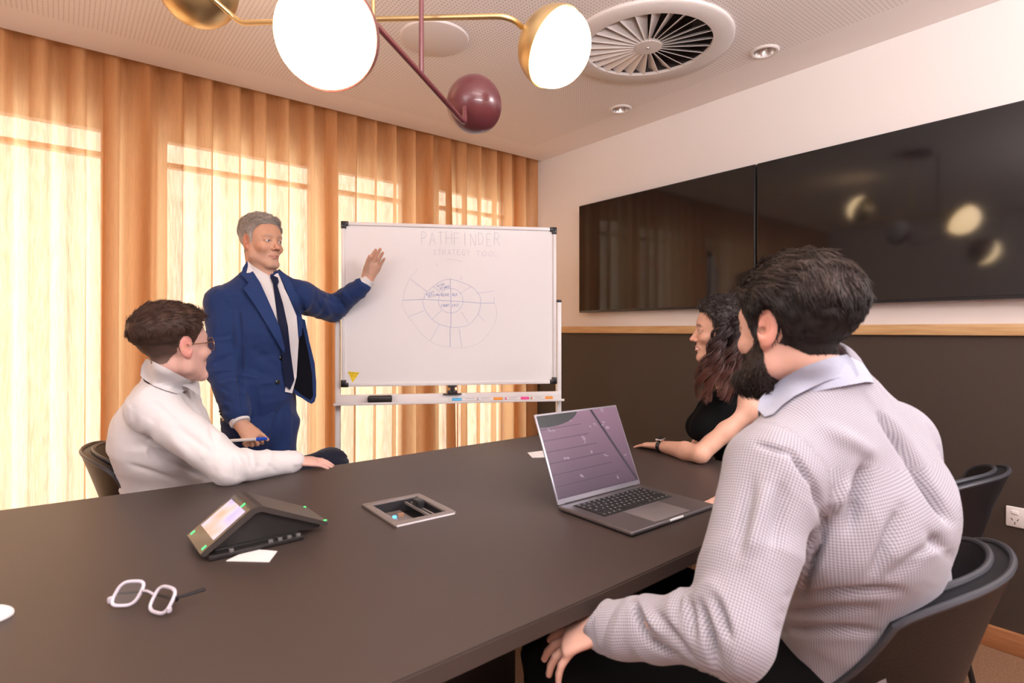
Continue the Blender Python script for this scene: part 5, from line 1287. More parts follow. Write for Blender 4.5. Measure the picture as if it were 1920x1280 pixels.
    hair_on(H, V, Q, N, None, lambda L: 0.012 + 0.012 * np.clip((L[:, 2] - 0.0) / 0.06, 0, 1), colf, lambda L, rs: np.array((0.0, -0.6, -0.7)) + rs.normal(0, 0.5, (len(L), 3)), 3000,
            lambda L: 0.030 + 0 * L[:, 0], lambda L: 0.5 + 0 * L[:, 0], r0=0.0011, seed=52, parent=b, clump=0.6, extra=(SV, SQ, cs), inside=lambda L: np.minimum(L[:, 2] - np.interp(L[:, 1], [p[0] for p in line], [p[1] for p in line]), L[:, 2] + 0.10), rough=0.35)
    # dress
    G = Field(*bounds(sk['hip'], sk['shL'], sk['shR'], hL, hR, kL, kR, sk['neck'], pad=0.16), 0.0062)
    torso(G, sk, 0.008, w=0.86, d=0.86, k=0.03, hipw=0.180, shoulder=False, lo=True)
    fw = cv(-0.98, -0.1, 0)
    for c, r in ((pt(1322, 802, 2.21), 0.062), (pt(1314, 800, 2.38), 0.062)): G.add(p_ell(c, (r, r, r * 0.95)), 0.035)
    G.add(p_cone(sk['neck'] + (0, 0, -0.01), sk['upper'], 0.056, 0.074), 0.02)
    for q_ in ('shL', 'shR'): G.add(p_cone(sk['upper'] + (0, 0, 0.006), sk[q_] * 0.55 + sk['upper'] * 0.45 + (0, 0, 0.008), 0.070, 0.058), 0.03)
    for c_ in (pt(1350, 772, 2.22), pt(1343, 770, 2.36)): G.add(p_ell(c_, (0.075, 0.075, 0.075)), 0.05)
    limb(G, [hL, kL], (0.100, 0.070), 0, 0.03); limb(G, [hR, kR], (0.100, 0.070), 0, 0.03)
    v, q = G.mesh(); v = relax(v, q, 2); v = folds(v, vnormals(v, q), [(sk['hip'], sk['upper'], 0.14, FV)], 0.004, 12, 8, 4)
    mesh_obj('dress', v, q, M_black_cloth, b)
    for a in (aL, aR):
        s = MB(); d = cv(-0.95, 0.2, 0); s.tube([a - (0, 0, 0.03) - d * 0.04, a - (0, 0, 0.03), a - (0, 0, 0.045) + d * 0.10, a - (0, 0, 0.055) + d * 0.17], [0.028, 0.036, 0.032, 0.018], 16); s.build('shoe', M_shoe, b)
    # watch
    c = pt(1231, 830, 2.345); ax = nrm(elL - wrL); e = tag(empty('wrist_watch', c), 'dark faced watch with silver case and black band on the bare wrist of the woman', 'watch')
    up = nrm(UV3 - ax * ax[2] + np.cross(ax, UV3) * -0.0 - FV * 0.45); up = nrm(up - ax * (up @ ax)); sd_ = np.cross(ax, up); R = frame_R(ax, sd_, up)
    cc = wrL + ax * 0.012 - c
    ring = [tuple(cc + (sd_ * math.cos(a) * 0.0262 + up * math.sin(a) * 0.0250)) for a in np.linspace(0, 2 * math.pi, 33)]
    bnd = MB()
    for i in range(32):
        pass
    P = np.array([[np.array(r) + ax * w_ for r in ring] for w_ in (-0.010, 0.010)]); Po = np.array([[np.array(r) + nrm(np.array(r) - cc) * 0.0022 + ax * w_ for r in ring] for w_ in (-0.010, 0.010)])
    bnd.grid(Po); bnd.grid(P); bnd.grid(np.stack([P[0], Po[0]])); bnd.grid(np.stack([P[1], Po[1]])); bnd.build('band', M_button, e)
    MB().box(tuple(cc + up * 0.0305), (0.036, 0.032, 0.010), R=R, bev=0.005, seg=3).build('case', mat('silver_case', (0.75, 0.73, 0.72), 0.2, metal=0.9), e)
    MB().box(tuple(cc + up * 0.0362), (0.030, 0.027, 0.0016), R=R, bev=0.0007).build('face', mat('watch_face', (0.01, 0.02, 0.03), 0.1), e)
curly_woman()
# ================================================================== WHITEBOARD ON ITS STAND
M_wb = mat('whiteboard_enamel', (0.78, 0.77, 0.78), 0.22, spec=0.4)
M_alw = mat('white_aluminium', (0.74, 0.72, 0.72), 0.35)
M_ink = mat('faded_blue_marker', (0.40, 0.46, 0.66), 0.5)
M_ink2 = mat('faded_grey_marker', (0.52, 0.54, 0.62), 0.5)
M_inkd = mat('blue_marker', (0.16, 0.26, 0.60), 0.5)
bl, br = pt(640, 724, 2.898), pt(1043, 720, 3.077)
bz0, bz1 = (bl[2] + br[2]) / 2, (pt(640, 414, 2.898)[2] + pt(1043, 428, 3.077)[2]) / 2
bW = float(np.linalg.norm((br - bl)[:2])); bH = bz1 - bz0
bx = nrm([*(br - bl)[:2], 0]); bn = np.array([bx[1], -bx[0], 0])      # bn points at the room
def board_uv(px, py):
    """pixel on the board -> metres from its lower corner"""
    ray = pt(px, py, 1.0) - (0, 0, EYE); o = np.array([0, 0, EYE]); t = ((bl - o) @ bn) / (ray @ bn); p = o + ray * t
    return float((p - bl) @ bx), float(p[2] - bz0)
def strokes(mb, lines, w, y0):
    for ln in lines:
        pts = [np.array(p) for p in ln]
        for a, b in zip(pts[:-1], pts[1:]):
            d = b - a; L = np.linalg.norm(d)
            if L < 1e-6: continue
            d = d / L; n = np.array([-d[1], d[0]]) * w / 2; a2 = a - d * w * 0.2; b2 = b + d * w * 0.2
            mb.add([(p[0], y0, p[1]) for p in (a2 - n, b2 - n, b2 + n, a2 + n)], [(0, 1, 2, 3)])
GL = {'A': [[(0, 0), (.5, 1), (1, 0)], [(.2, .4), (.8, .4)]], 'B': [[(0, 0), (0, 1), (.7, .9), (.6, .55), (0, .5)], [(.6, .55), (.9, .25), (.6, 0), (0, 0)]], 'C': [[(.9, .85), (.5, 1), (.05, .6), (.1, .2), (.5, 0), (.9, .1)]],
      'D': [[(0, 0), (0, 1), (.6, .9), (.9, .5), (.6, .08), (0, 0)]], 'E': [[(.9, 1), (0, 1), (0, 0), (.9, 0)], [(0, .5), (.7, .52)]], 'F': [[(.9, 1), (0, 1), (0, 0)], [(0, .55), (.7, .55)]],
      'G': [[(.9, .85), (.5, 1), (.05, .6), (.1, .2), (.5, 0), (.9, .15), (.9, .45), (.55, .45)]], 'H': [[(0, 0), (0, 1)], [(.9, 0), (.9, 1)], [(0, .5), (.9, .5)]], 'I': [[(.4, 0), (.4, 1)]],
      'L': [[(0, 1), (0, 0), (.8, 0)]], 'M': [[(0, 0), (.1, 1), (.5, .4), (.9, 1), (1, 0)]], 'N': [[(0, 0), (0, 1), (.9, 0), (.9, 1)]], 'O': [[(.5, 1), (.05, .6), (.15, .15), (.5, 0), (.9, .3), (.85, .8), (.5, 1)]],
      'P': [[(0, 0), (0, 1), (.7, .95), (.85, .7), (.6, .5), (0, .45)]], 'R': [[(0, 0), (0, 1), (.7, .95), (.85, .7), (.6, .5), (0, .45)], [(.4, .48), (.9, 0)]], 'S': [[(.85, .9), (.4, 1), (.1, .75), (.75, .35), (.6, .03), (.05, .1)]],
      'T': [[(0, 1), (.95, 1)], [(.48, 1), (.48, 0)]], 'U': [[(0, 1), (.05, .2), (.45, 0), (.85, .2), (.9, 1)]], 'Y': [[(0, 1), (.45, .5), (.9, 1)], [(.45, .5), (.4, 0)]], 'V': [[(0, 1), (.45, 0), (.9, 1)]], ' ': [],
      'W': [[(0, 1), (.2, 0), (.5, .7), (.75, 0), (1, 1)]], 'K': [[(0, 0), (0, 1)], [(.8, 1), (0, .45), (.85, 0)]], 'X': [[(0, 0), (.9, 1)], [(0, 1), (.9, 0)]]}
def write(mb, text, px0, py0, px1, py1, h, w, y0, adv=None, jit=0.06, seed=3):
    """hand lettering between two base-line points (pixels), h = letter height in metres"""
    rs = random.Random(seed); a = np.array(board_uv(px0, py0)); b = np.array(board_uv(px1, py1)); n = len(text); d = (b - a) / n
    th = math.atan2(d[1], d[0]); lw = np.linalg.norm(d) * 0.72
    for i, c in enumerate(text):
        o = a + d * i + np.array([0, rs.uniform(-1, 1) * h * 0.05])
        L = [[(o[0] + (x * lw) * math.cos(th) - y * h * math.sin(th) + rs.uniform(-1, 1) * h * jit * 0.5, o[1] + x * lw * math.sin(th) + y * h * math.cos(th) + rs.uniform(-1, 1) * h * jit * 0.5) for x, y in s] for s in GL[c]]
        strokes(mb, L, w, y0)
def whiteboard():
    rz = math.atan2(bx[1], bx[0]); e = empty('whiteboard', (bl[0], bl[1], bz0), rz)
    # local frame: x along the board, y away from the viewer side is +, z up
    tag(e, 'mobile whiteboard with a faint hand drawn wheel diagram on a white frame stand', 'whiteboard')
    MB().box((bW / 2, 0.010, bH / 2), (bW - 0.012, 0.014, bH - 0.012)).build('writing_surface', M_wb, e, smooth=False)
    t = 0.018
    for nme, c, s in (('frame_rail', (bW / 2, 0.008, bH - t / 2), (bW, 0.026, t)), ('frame_rail', (bW / 2, 0.008, t / 2), (bW, 0.026, t)), ('frame_rail', (t / 2, 0.008, bH / 2), (t, 0.026, bH - 2 * t)), ('frame_rail', (bW - t / 2, 0.008, bH / 2), (t, 0.026, bH - 2 * t))):
        MB().box(c, s, bev=0.003).build(nme, M_alw, e)
    for x in (0, bW):
        for z in (0, bH):
            sx = 1 if x == 0 else -1; sz = 1 if z == 0 else -1
            MB().box((x + sx * 0.011, 0.007, z + sz * 0.017), (0.026, 0.032, 0.038), bev=0.004).box((x + sx * 0.017, 0.007, z + sz * 0.010), (0.038, 0.032, 0.024), bev=0.004).build('corner_cap', M_bez, e)
    # stand
    zt = 0.94 - 0.03
    xl, xr = board_uv(632, 700)[0], board_uv(1050, 700)[0]; zlb = -bz0
    trz = board_uv(840, 747)[1]
    for x, zt_ in ((xl, board_uv(632, 560)[1]), (xr, board_uv(1050, 566)[1])):
        MB().box((x, 0.035, (zt_ + zlb + 0.07) / 2), (0.024, 0.040, zt_ - zlb - 0.07), bev=0.003).build('post', M_alw, e)
        MB().box((x, 0.035, zt_ + 0.006), (0.028, 0.044, 0.016), bev=0.005).build('post_cap', M_bez, e)
        MB().box((x, 0.035, zlb + 0.075), (0.035, 0.50, 0.030), bev=0.006).build('foot', M_alw, e)
        for y in (-0.19, 0.26):
            MB().lathe([(0.001, -0.012), (0.022, -0.012), (0.026, -0.006), (0.026, 0.006), (0.022, 0.012), (0.001, 0.012)], (x, y, zlb + 0.027), (1, 0, 0), 20).build('castor', M_bez, e)
    MB().box(((xl + xr) / 2, 0.022, trz + 0.006), (xr - xl + 0.02, 0.026, 0.040), bev=0.002).build('crossbar', M_alw, e)
    MB().box(((xl + xr) / 2, -0.022, trz - 0.016), (xr - xl + 0.02, 0.070, 0.006), bev=0.001).box(((xl + xr) / 2, -0.056, trz - 0.012), (xr - xl + 0.02, 0.004, 0.012), bev=0.001).build('pen_tray', M_alw, e)
    MB().box(((xl + xr) / 2, 0.035, zlb + 0.22), (xr - xl, 0.022, 0.030), bev=0.002).build('lower_crossbar', M_alw, e)
    cx, cz = board_uv(848, 732)
    MB().box((cx, 0.0, cz + 0.010), (0.020, 0.030, 0.034), bev=0.003).box((cx, -0.004, cz + 0.024), (0.046, 0.030, 0.010), bev=0.003).box((cx, 0.0, cz - 0.010), (0.052, 0.030, 0.022), bev=0.003).box((cx, 0, cz - 0.018), (0.095, 0.020, 0.006), bev=0.001).build('latch', M_bez, e)
    # drawing
    Y = 0.0016
    A = MB(); write(A, 'PATHFINDER', 790, 458, 942, 460, 0.066, 0.0020, Y, seed=5); write(A, 'STRATEGY', 812, 478, 884, 478, 0.028, 0.0016, Y, seed=6); write(A, 'TOOL', 893, 480, 938, 480, 0.028, 0.0016, Y, seed=7)
    A.build('lettering', M_ink2, e, smooth=False, recalc=False)
    def P(x, y): return board_uv(750 + x * 0.1953, 420 + y * 0.1953)
    def arc(pts): return [P(*p) for p in pts]
    def smooth(pts, n=8):
        Pn = [np.array(p, float) for p in pts]; out = []
        for i in range(len(Pn) - 1):
            p0 = Pn[max(i - 1, 0)]; p1 = Pn[i]; p2 = Pn[i + 1]; p3 = Pn[min(i + 2, len(Pn) - 1)]
            for t in np.linspace(0, 1, n, endpoint=False): out.append(0.5 * ((2 * p1) + (-p0 + p2) * t + (2 * p0 - 5 * p1 + 4 * p2 - p3) * t * t + (-p0 + 3 * p1 - 3 * p2 + p3) * t ** 3))
        out.append(Pn[-1]); return [P(*p) for p in out]
    B = MB()
    circ = lambda cx, cy, rx, ry, a0, a1: smooth([(cx + rx * math.cos(math.radians(a)), cy + ry * math.sin(math.radians(a))) for a in np.arange(a0, a1 + 1, 15)], 4)
    strokes(B, [circ(487, 735, 118, 118, 0, 360), smooth([(480, 525), (600, 560), (700, 610), (765, 690), (775, 760), (750, 860), (665, 960), (560, 990), (480, 988), (380, 960), (300, 905), (235, 810), (215, 730)]),
                smooth([(232, 700), (260, 650), (320, 598), (400, 545), (480, 525)])], 0.0017, Y)
    strokes(B, [arc([(480, 525), (485, 620)]), arc([(487, 620), (490, 850)]), arc([(490, 850), (488, 985)]), arc([(22, 730), (225, 722)]), arc([(225, 722), (370, 730), (600, 745)]), arc([(600, 745), (775, 757), (905, 757)]), smooth([(228, 722), (232, 700)], 3)], 0.0026, Y)
    strokes(B, [arc(p) for p in ([(95, 522), (262, 650)], [(320, 598), (380, 645)], [(572, 668), (685, 598)], [(402, 825), (308, 912)], [(590, 843), (660, 955)], [(745, 860), (815, 935)], [(570, 1005), (595, 1188)], [(80, 888), (232, 832)], [(378, 960), (290, 1118)], [(740, 664), (905, 640)], [(905, 700), (905, 757)], [(590, 500), (586, 535)], [(350, 375), (358, 405)])], 0.0015, Y)
    strokes(B, [arc([(480, 985), (482, 1175)])], 0.0028, Y)
    setkind(B.build('wheel_drawing', M_ink, e, smooth=False, recalc=False), 'stuff')
    Cc = MB(); strokes(Cc, [smooth([(22, 735), (30, 790), (60, 860), (120, 940), (180, 1020), (250, 1090), (340, 1150), (470, 1178), (600, 1188), (720, 1160), (800, 1110), (880, 1010), (925, 900), (928, 820), (910, 760)]), smooth([(30, 715), (50, 620), (95, 522), (170, 430)]), smooth([(455, 340), (480, 335), (600, 360)])], 0.0012, Y)
    setkind(Cc.build('outer_wheel_drawing', M_ink2, e, smooth=False, recalc=False), 'stuff')
    D = MB()
    q = lambda x, y: (750 + x * 0.1953, 420 + y * 0.1953)
    write(D, 'HIGH', *q(362, 606), *q(432, 582), 0.012, 0.0014, Y, seed=1); write(D, 'ESTIMATE', *q(388, 632), *q(482, 608), 0.012, 0.0014, Y, seed=2)
    write(D, 'POST', *q(258, 688), *q(335, 660), 0.012, 0.0014, Y, seed=3); write(D, 'TESTING', *q(270, 708), *q(382, 684), 0.012, 0.0014, Y, seed=4)
    write(D, 'REUSE', *q(396, 692), *q(478, 690), 0.013, 0.0014, Y, seed=5); write(D, 'SELF', *q(500, 690), *q(556, 690), 0.013, 0.0014, Y, seed=6)
    write(D, 'COUNT', *q(396, 794), *q(478, 792), 0.013, 0.0014, Y, seed=7); write(D, 'COST', *q(500, 794), *q(572, 790), 0.013, 0.0014, Y, seed=8)
    D.build('segment_lettering', M_inkd, e, smooth=False, recalc=False)
    T = MB(); tri = [board_uv(652, 696), board_uv(674, 698), board_uv(661, 717)]
    T.add([(p[0], Y + yy, p[1]) for yy in (0.0008, 0.0) for p in tri], [(0, 1, 2), (3, 5, 4), (0, 3, 4, 1), (1, 4, 5, 2), (2, 5, 3, 0)]); T.build('triangle_sticker', mat('yellow_sticker', (0.85, 0.62, 0.02), 0.5), e, smooth=False)
    T = MB(); write(T, 'CONNECTORS', 654, 700, 673, 701, 0.004, 0.0007, Y - 0.0006, seed=9); write(T, 'NOTICE', 657, 705, 668, 706, 0.004, 0.0007, Y - 0.0006, seed=10)
    T.build('sticker_print', mat('dark_print', (0.10, 0.08, 0.02), 0.6), e, smooth=False, recalc=False)
    return e, trz
def bpt(u, v, off=0.0): return bl + bx * u + bn * off + UV3 * (v - 0.0) * 1.0 + np.array([0, 0, bz0 - bl[2]])
wbd, TRZ = whiteboard()
def tray_items():
    rz = math.atan2(bx[1], bx[0]); top = TRZ - 0.013
    ue = board_uv(713, 746)[0]; p = bpt(ue, top, 0.026)
    e = tag(empty('eraser', tuple(p), rz), 'black rounded whiteboard eraser on the pen tray', 'eraser')
    MB().box((0, 0, 0.022), (0.122, 0.044, 0.034), bev=0.010, seg=3).build('handle', mat('eraser_plastic', (0.020, 0.019, 0.019), 0.4), e)
    MB().box((0, 0, 0.003), (0.118, 0.040, 0.006)).build('felt', M_black_cloth, e, smooth=False)
    cols = {'blue': (0.10, 0.50, 0.85), 'orange': (0.85, 0.30, 0.03), 'pink': (0.80, 0.05, 0.30)}
    for x0, x1, c, side, lab in ((847, 896, 'blue', 0, 'white marker with pale blue cap on the pen tray'), (893, 941, 'orange', 1, 'middle orange capped marker on the pen tray between blue and pink'),
                                 (946, 990, 'pink', 1, 'white marker with pink cap on the pen tray'), (994, 1034, 'orange', 1, 'white marker with orange cap nearest the stand post with the black cap')):
        u0, u1 = board_uv(x0, 746)[0], board_uv(x1, 746)[0]; p = bpt((u0 + u1) / 2, top + 0.0095, 0.030); L = u1 - u0
        e = tag(empty('marker_pen', tuple(p), rz), lab, 'marker', 'markers on the whiteboard tray')
        s = -1 if side == 0 else 1; m = mat('marker_cap_' + c, cols[c], 0.35)
        MB().tube([(-s * L / 2, 0, 0), (s * L * 0.16, 0, 0)], 0.0082, 16).build('barrel', M_alw, e)
        MB().tube([(s * L * 0.14, 0, 0), (s * L * 0.47, 0, 0), (s * L / 2, 0, 0)], [0.0092, 0.0088, 0.006], 16).build('cap', m, e)
        MB().tube([(-s * L * 0.5, 0, 0), (-s * L * 0.46, 0, 0)], 0.0085, 16).build('end_plug', m, e)
        MB().box((-s * L * 0.18, -0.0060, 0.0045), (L * 0.34, 0.0025, 0.0045)).build('print_band', M_ink2, e, smooth=False)
tray_items()

# ================================================================== THINGS ON THE TABLE
def tp(px, py, up=0.0):
    """point on the table top (or `up` above it) seen at a pixel"""
    d = (EYE - TZ - up) * FPX / (py - HORIZ); return pt(px, py, d)
def laptop():
    hl_, fl_, fr_, hr_ = tp(1048, 948, 0.012), tp(1182, 1001, 0.012), tp(1334, 948, 0.012), tp(1206, 907, 0.012)
    M_al = mat('space_grey_aluminium', (0.135, 0.12, 0.125), 0.38, metal=0.6); M_edge = mat('bright_aluminium_edge', (0.42, 0.41, 0.47), 0.3, metal=0.7)
    c = (hl_ + fl_ + fr_ + hr_) / 4; wv = ((hr_ - hl_) + (fr_ - fl_)) / 2; W = np.linalg.norm(wv[:2]) * 1.0; x = nrm([*wv[:2], 0]); y = np.array([-x[1], x[0], 0])
    D = (abs((hl_ - fl_) @ y) + abs((hr_ - fr_) @ y)) / 2
    rz = math.atan2(x[1], x[0]); e = tag(empty('laptop', (c[0], c[1], TZ), rz), 'open grey laptop with a purplish screen and black keys', 'laptop')
    MB().box((0, 0, 0.0085), (W, D, 0.012), bev=0.005, seg=3).build('base', M_al, e)
    for sx in (-1, 1):
        for sy in (-1, 1): MB().lathe([(0.001, 0), (0.007, 0), (0.008, 0.003), (0.001, 0.003)], (sx * W * 0.42, sy * D * 0.40, 0), (0, 0, 1), 12).build('rubber_foot', M_black, e)
    kw, kd = W * 0.80, D * 0.43; ky = D * 0.17
    MB().box((0, ky, 0.01465), (kw + 0.006, kd + 0.005, 0.0008)).build('keyboard_well', M_black, e, smooth=False)
    mk = mat('black_key', (0.012, 0.012, 0.013), 0.45); ml = mat('key_legend', (0.45, 0.45, 0.46), 0.6)
    me = {}
    rows = [[1] * 14, [1] * 13 + [1.55], [1.5] + [1] * 13, [1.75] + [1] * 11 + [1.8], [2.25] + [1] * 10 + [2.3], [1, 1, 1, 1.3, 5.6, 1.3, 1, 1, 1, 1]]
    leg = MB()
    for r, ws in enumerate(rows):
        tot = sum(ws); x0 = -kw / 2; hh = kd / 6
        for w in ws:
            kwid = kw * w / tot; key = round(kwid, 5)
            cx_, cy_ = x0 + kwid / 2, ky + kd / 2 - (r + 0.5) * hh
            if key not in me:
                o = MB().box((0, 0, 0), (kwid - 0.0024, hh - 0.0024, 0.0016), bev=0.0005, seg=1).build('key', mk, e, smooth=False); me[key] = o.data
            else:
                o = bpy.data.objects.new('key', me[key]); COL.objects.link(o); o.parent = e
            o.location = (cx_, cy_, 0.0158)
            if w < 2: leg.box((cx_, cy_, 0.01665), (0.0035, 0.0040, 0.0002))
            x0 += kwid
    lo_ = leg.build('key_legends', ml, e, smooth=False); lo_['kind'] = 'stuff'
    MB().box((0, -D * 0.26, 0.01462), (W * 0.42, D * 0.40, 0.0006), bev=0.0002).build('trackpad', mat('trackpad_glass', (0.20, 0.18, 0.185), 0.3, metal=0.3), e)
    MB().box((0, -D / 2 - 0.0002, 0.0115), (W * 0.16, 0.004, 0.006), bev=0.0015).build('front_notch', mat('notch_highlight', (0.75, 0.75, 0.76), 0.25), e)
    # lid: from the hinge line up to the corners seen at the top
    a = math.radians(113); Hh = D * 0.985
    top_l, top_r = (1008, 797), (1164, 776)
    R = Matrix.Rotation(-(math.pi / 2 - (math.pi - a)) , 3, 'X')
    up = Vector((0, math.cos(math.pi - a), math.sin(math.pi - a))); nv = Vector((0, -up.z, up.y)); xx = Vector((1, 0, 0))
    Rf = frame_R(xx, up, xx.cross(up)); o0 = Vector((0, D / 2 - 0.002, 0.013))
    MB().box(tuple(o0 + up * (Hh / 2 + 0.002)), (W, Hh, 0.0055), R=Rf, bev=0.0024, seg=2).build('lid', M_edge, e)
    MB().tube([tuple(o0 - xx * W * 0.42), tuple(o0 + xx * W * 0.42)], 0.0042, 10).build('hinge', M_black, e)
    nf = xx.cross(up); nf = nf if nf.y < 0 else -nf
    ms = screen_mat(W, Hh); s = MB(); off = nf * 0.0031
    q = 0.006
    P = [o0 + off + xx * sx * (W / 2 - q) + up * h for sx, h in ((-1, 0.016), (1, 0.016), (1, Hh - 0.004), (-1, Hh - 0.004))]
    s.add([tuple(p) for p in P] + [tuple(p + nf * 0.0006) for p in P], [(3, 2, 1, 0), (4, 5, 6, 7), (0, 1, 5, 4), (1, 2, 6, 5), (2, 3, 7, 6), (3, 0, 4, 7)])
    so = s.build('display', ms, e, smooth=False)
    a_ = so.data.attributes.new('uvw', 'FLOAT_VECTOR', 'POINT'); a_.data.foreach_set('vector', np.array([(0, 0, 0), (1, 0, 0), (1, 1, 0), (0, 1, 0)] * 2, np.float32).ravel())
    e['W'] = W
    return e
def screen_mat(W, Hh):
    """room reflection painted on the display: violet block wall, dark strap across it"""
    m = bpy.data.materials.new('laptop_reflection'); m.use_nodes = True; nt = m.node_tree; b = nt.nodes['Principled BSDF']; N = nt.nodes.new; L = nt.links.new
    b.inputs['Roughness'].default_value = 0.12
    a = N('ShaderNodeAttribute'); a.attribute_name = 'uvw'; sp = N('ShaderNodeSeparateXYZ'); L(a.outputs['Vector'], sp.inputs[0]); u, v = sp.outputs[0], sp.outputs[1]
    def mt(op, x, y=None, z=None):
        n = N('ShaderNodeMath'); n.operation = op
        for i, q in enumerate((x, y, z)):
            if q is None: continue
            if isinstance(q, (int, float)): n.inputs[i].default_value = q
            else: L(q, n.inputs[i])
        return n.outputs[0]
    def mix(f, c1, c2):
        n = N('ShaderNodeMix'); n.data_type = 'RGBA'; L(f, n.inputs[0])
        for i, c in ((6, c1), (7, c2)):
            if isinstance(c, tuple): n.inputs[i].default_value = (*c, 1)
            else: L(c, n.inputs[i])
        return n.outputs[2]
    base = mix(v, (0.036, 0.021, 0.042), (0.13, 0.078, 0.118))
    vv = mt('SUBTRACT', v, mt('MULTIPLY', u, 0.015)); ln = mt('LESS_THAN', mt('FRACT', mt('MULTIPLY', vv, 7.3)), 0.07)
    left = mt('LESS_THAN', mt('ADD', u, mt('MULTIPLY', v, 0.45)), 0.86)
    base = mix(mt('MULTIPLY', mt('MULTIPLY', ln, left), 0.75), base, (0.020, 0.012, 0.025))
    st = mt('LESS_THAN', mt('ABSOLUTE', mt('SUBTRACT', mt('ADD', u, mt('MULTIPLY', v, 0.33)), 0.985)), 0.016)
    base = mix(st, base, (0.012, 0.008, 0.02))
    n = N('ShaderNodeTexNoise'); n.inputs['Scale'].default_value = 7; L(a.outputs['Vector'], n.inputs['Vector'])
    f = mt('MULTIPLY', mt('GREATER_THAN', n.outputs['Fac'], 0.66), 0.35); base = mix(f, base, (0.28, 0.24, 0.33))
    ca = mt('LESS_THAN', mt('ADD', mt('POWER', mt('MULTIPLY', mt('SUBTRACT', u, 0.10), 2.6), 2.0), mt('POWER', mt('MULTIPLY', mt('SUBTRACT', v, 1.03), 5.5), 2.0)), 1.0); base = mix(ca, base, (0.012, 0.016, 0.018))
    L(base, b.inputs['Base Color']); L(base, b.inputs['Emission Color']); b.inputs['Emission Strength'].default_value = 0.22  # faint emission makes the painted reflection glow
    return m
laptop()

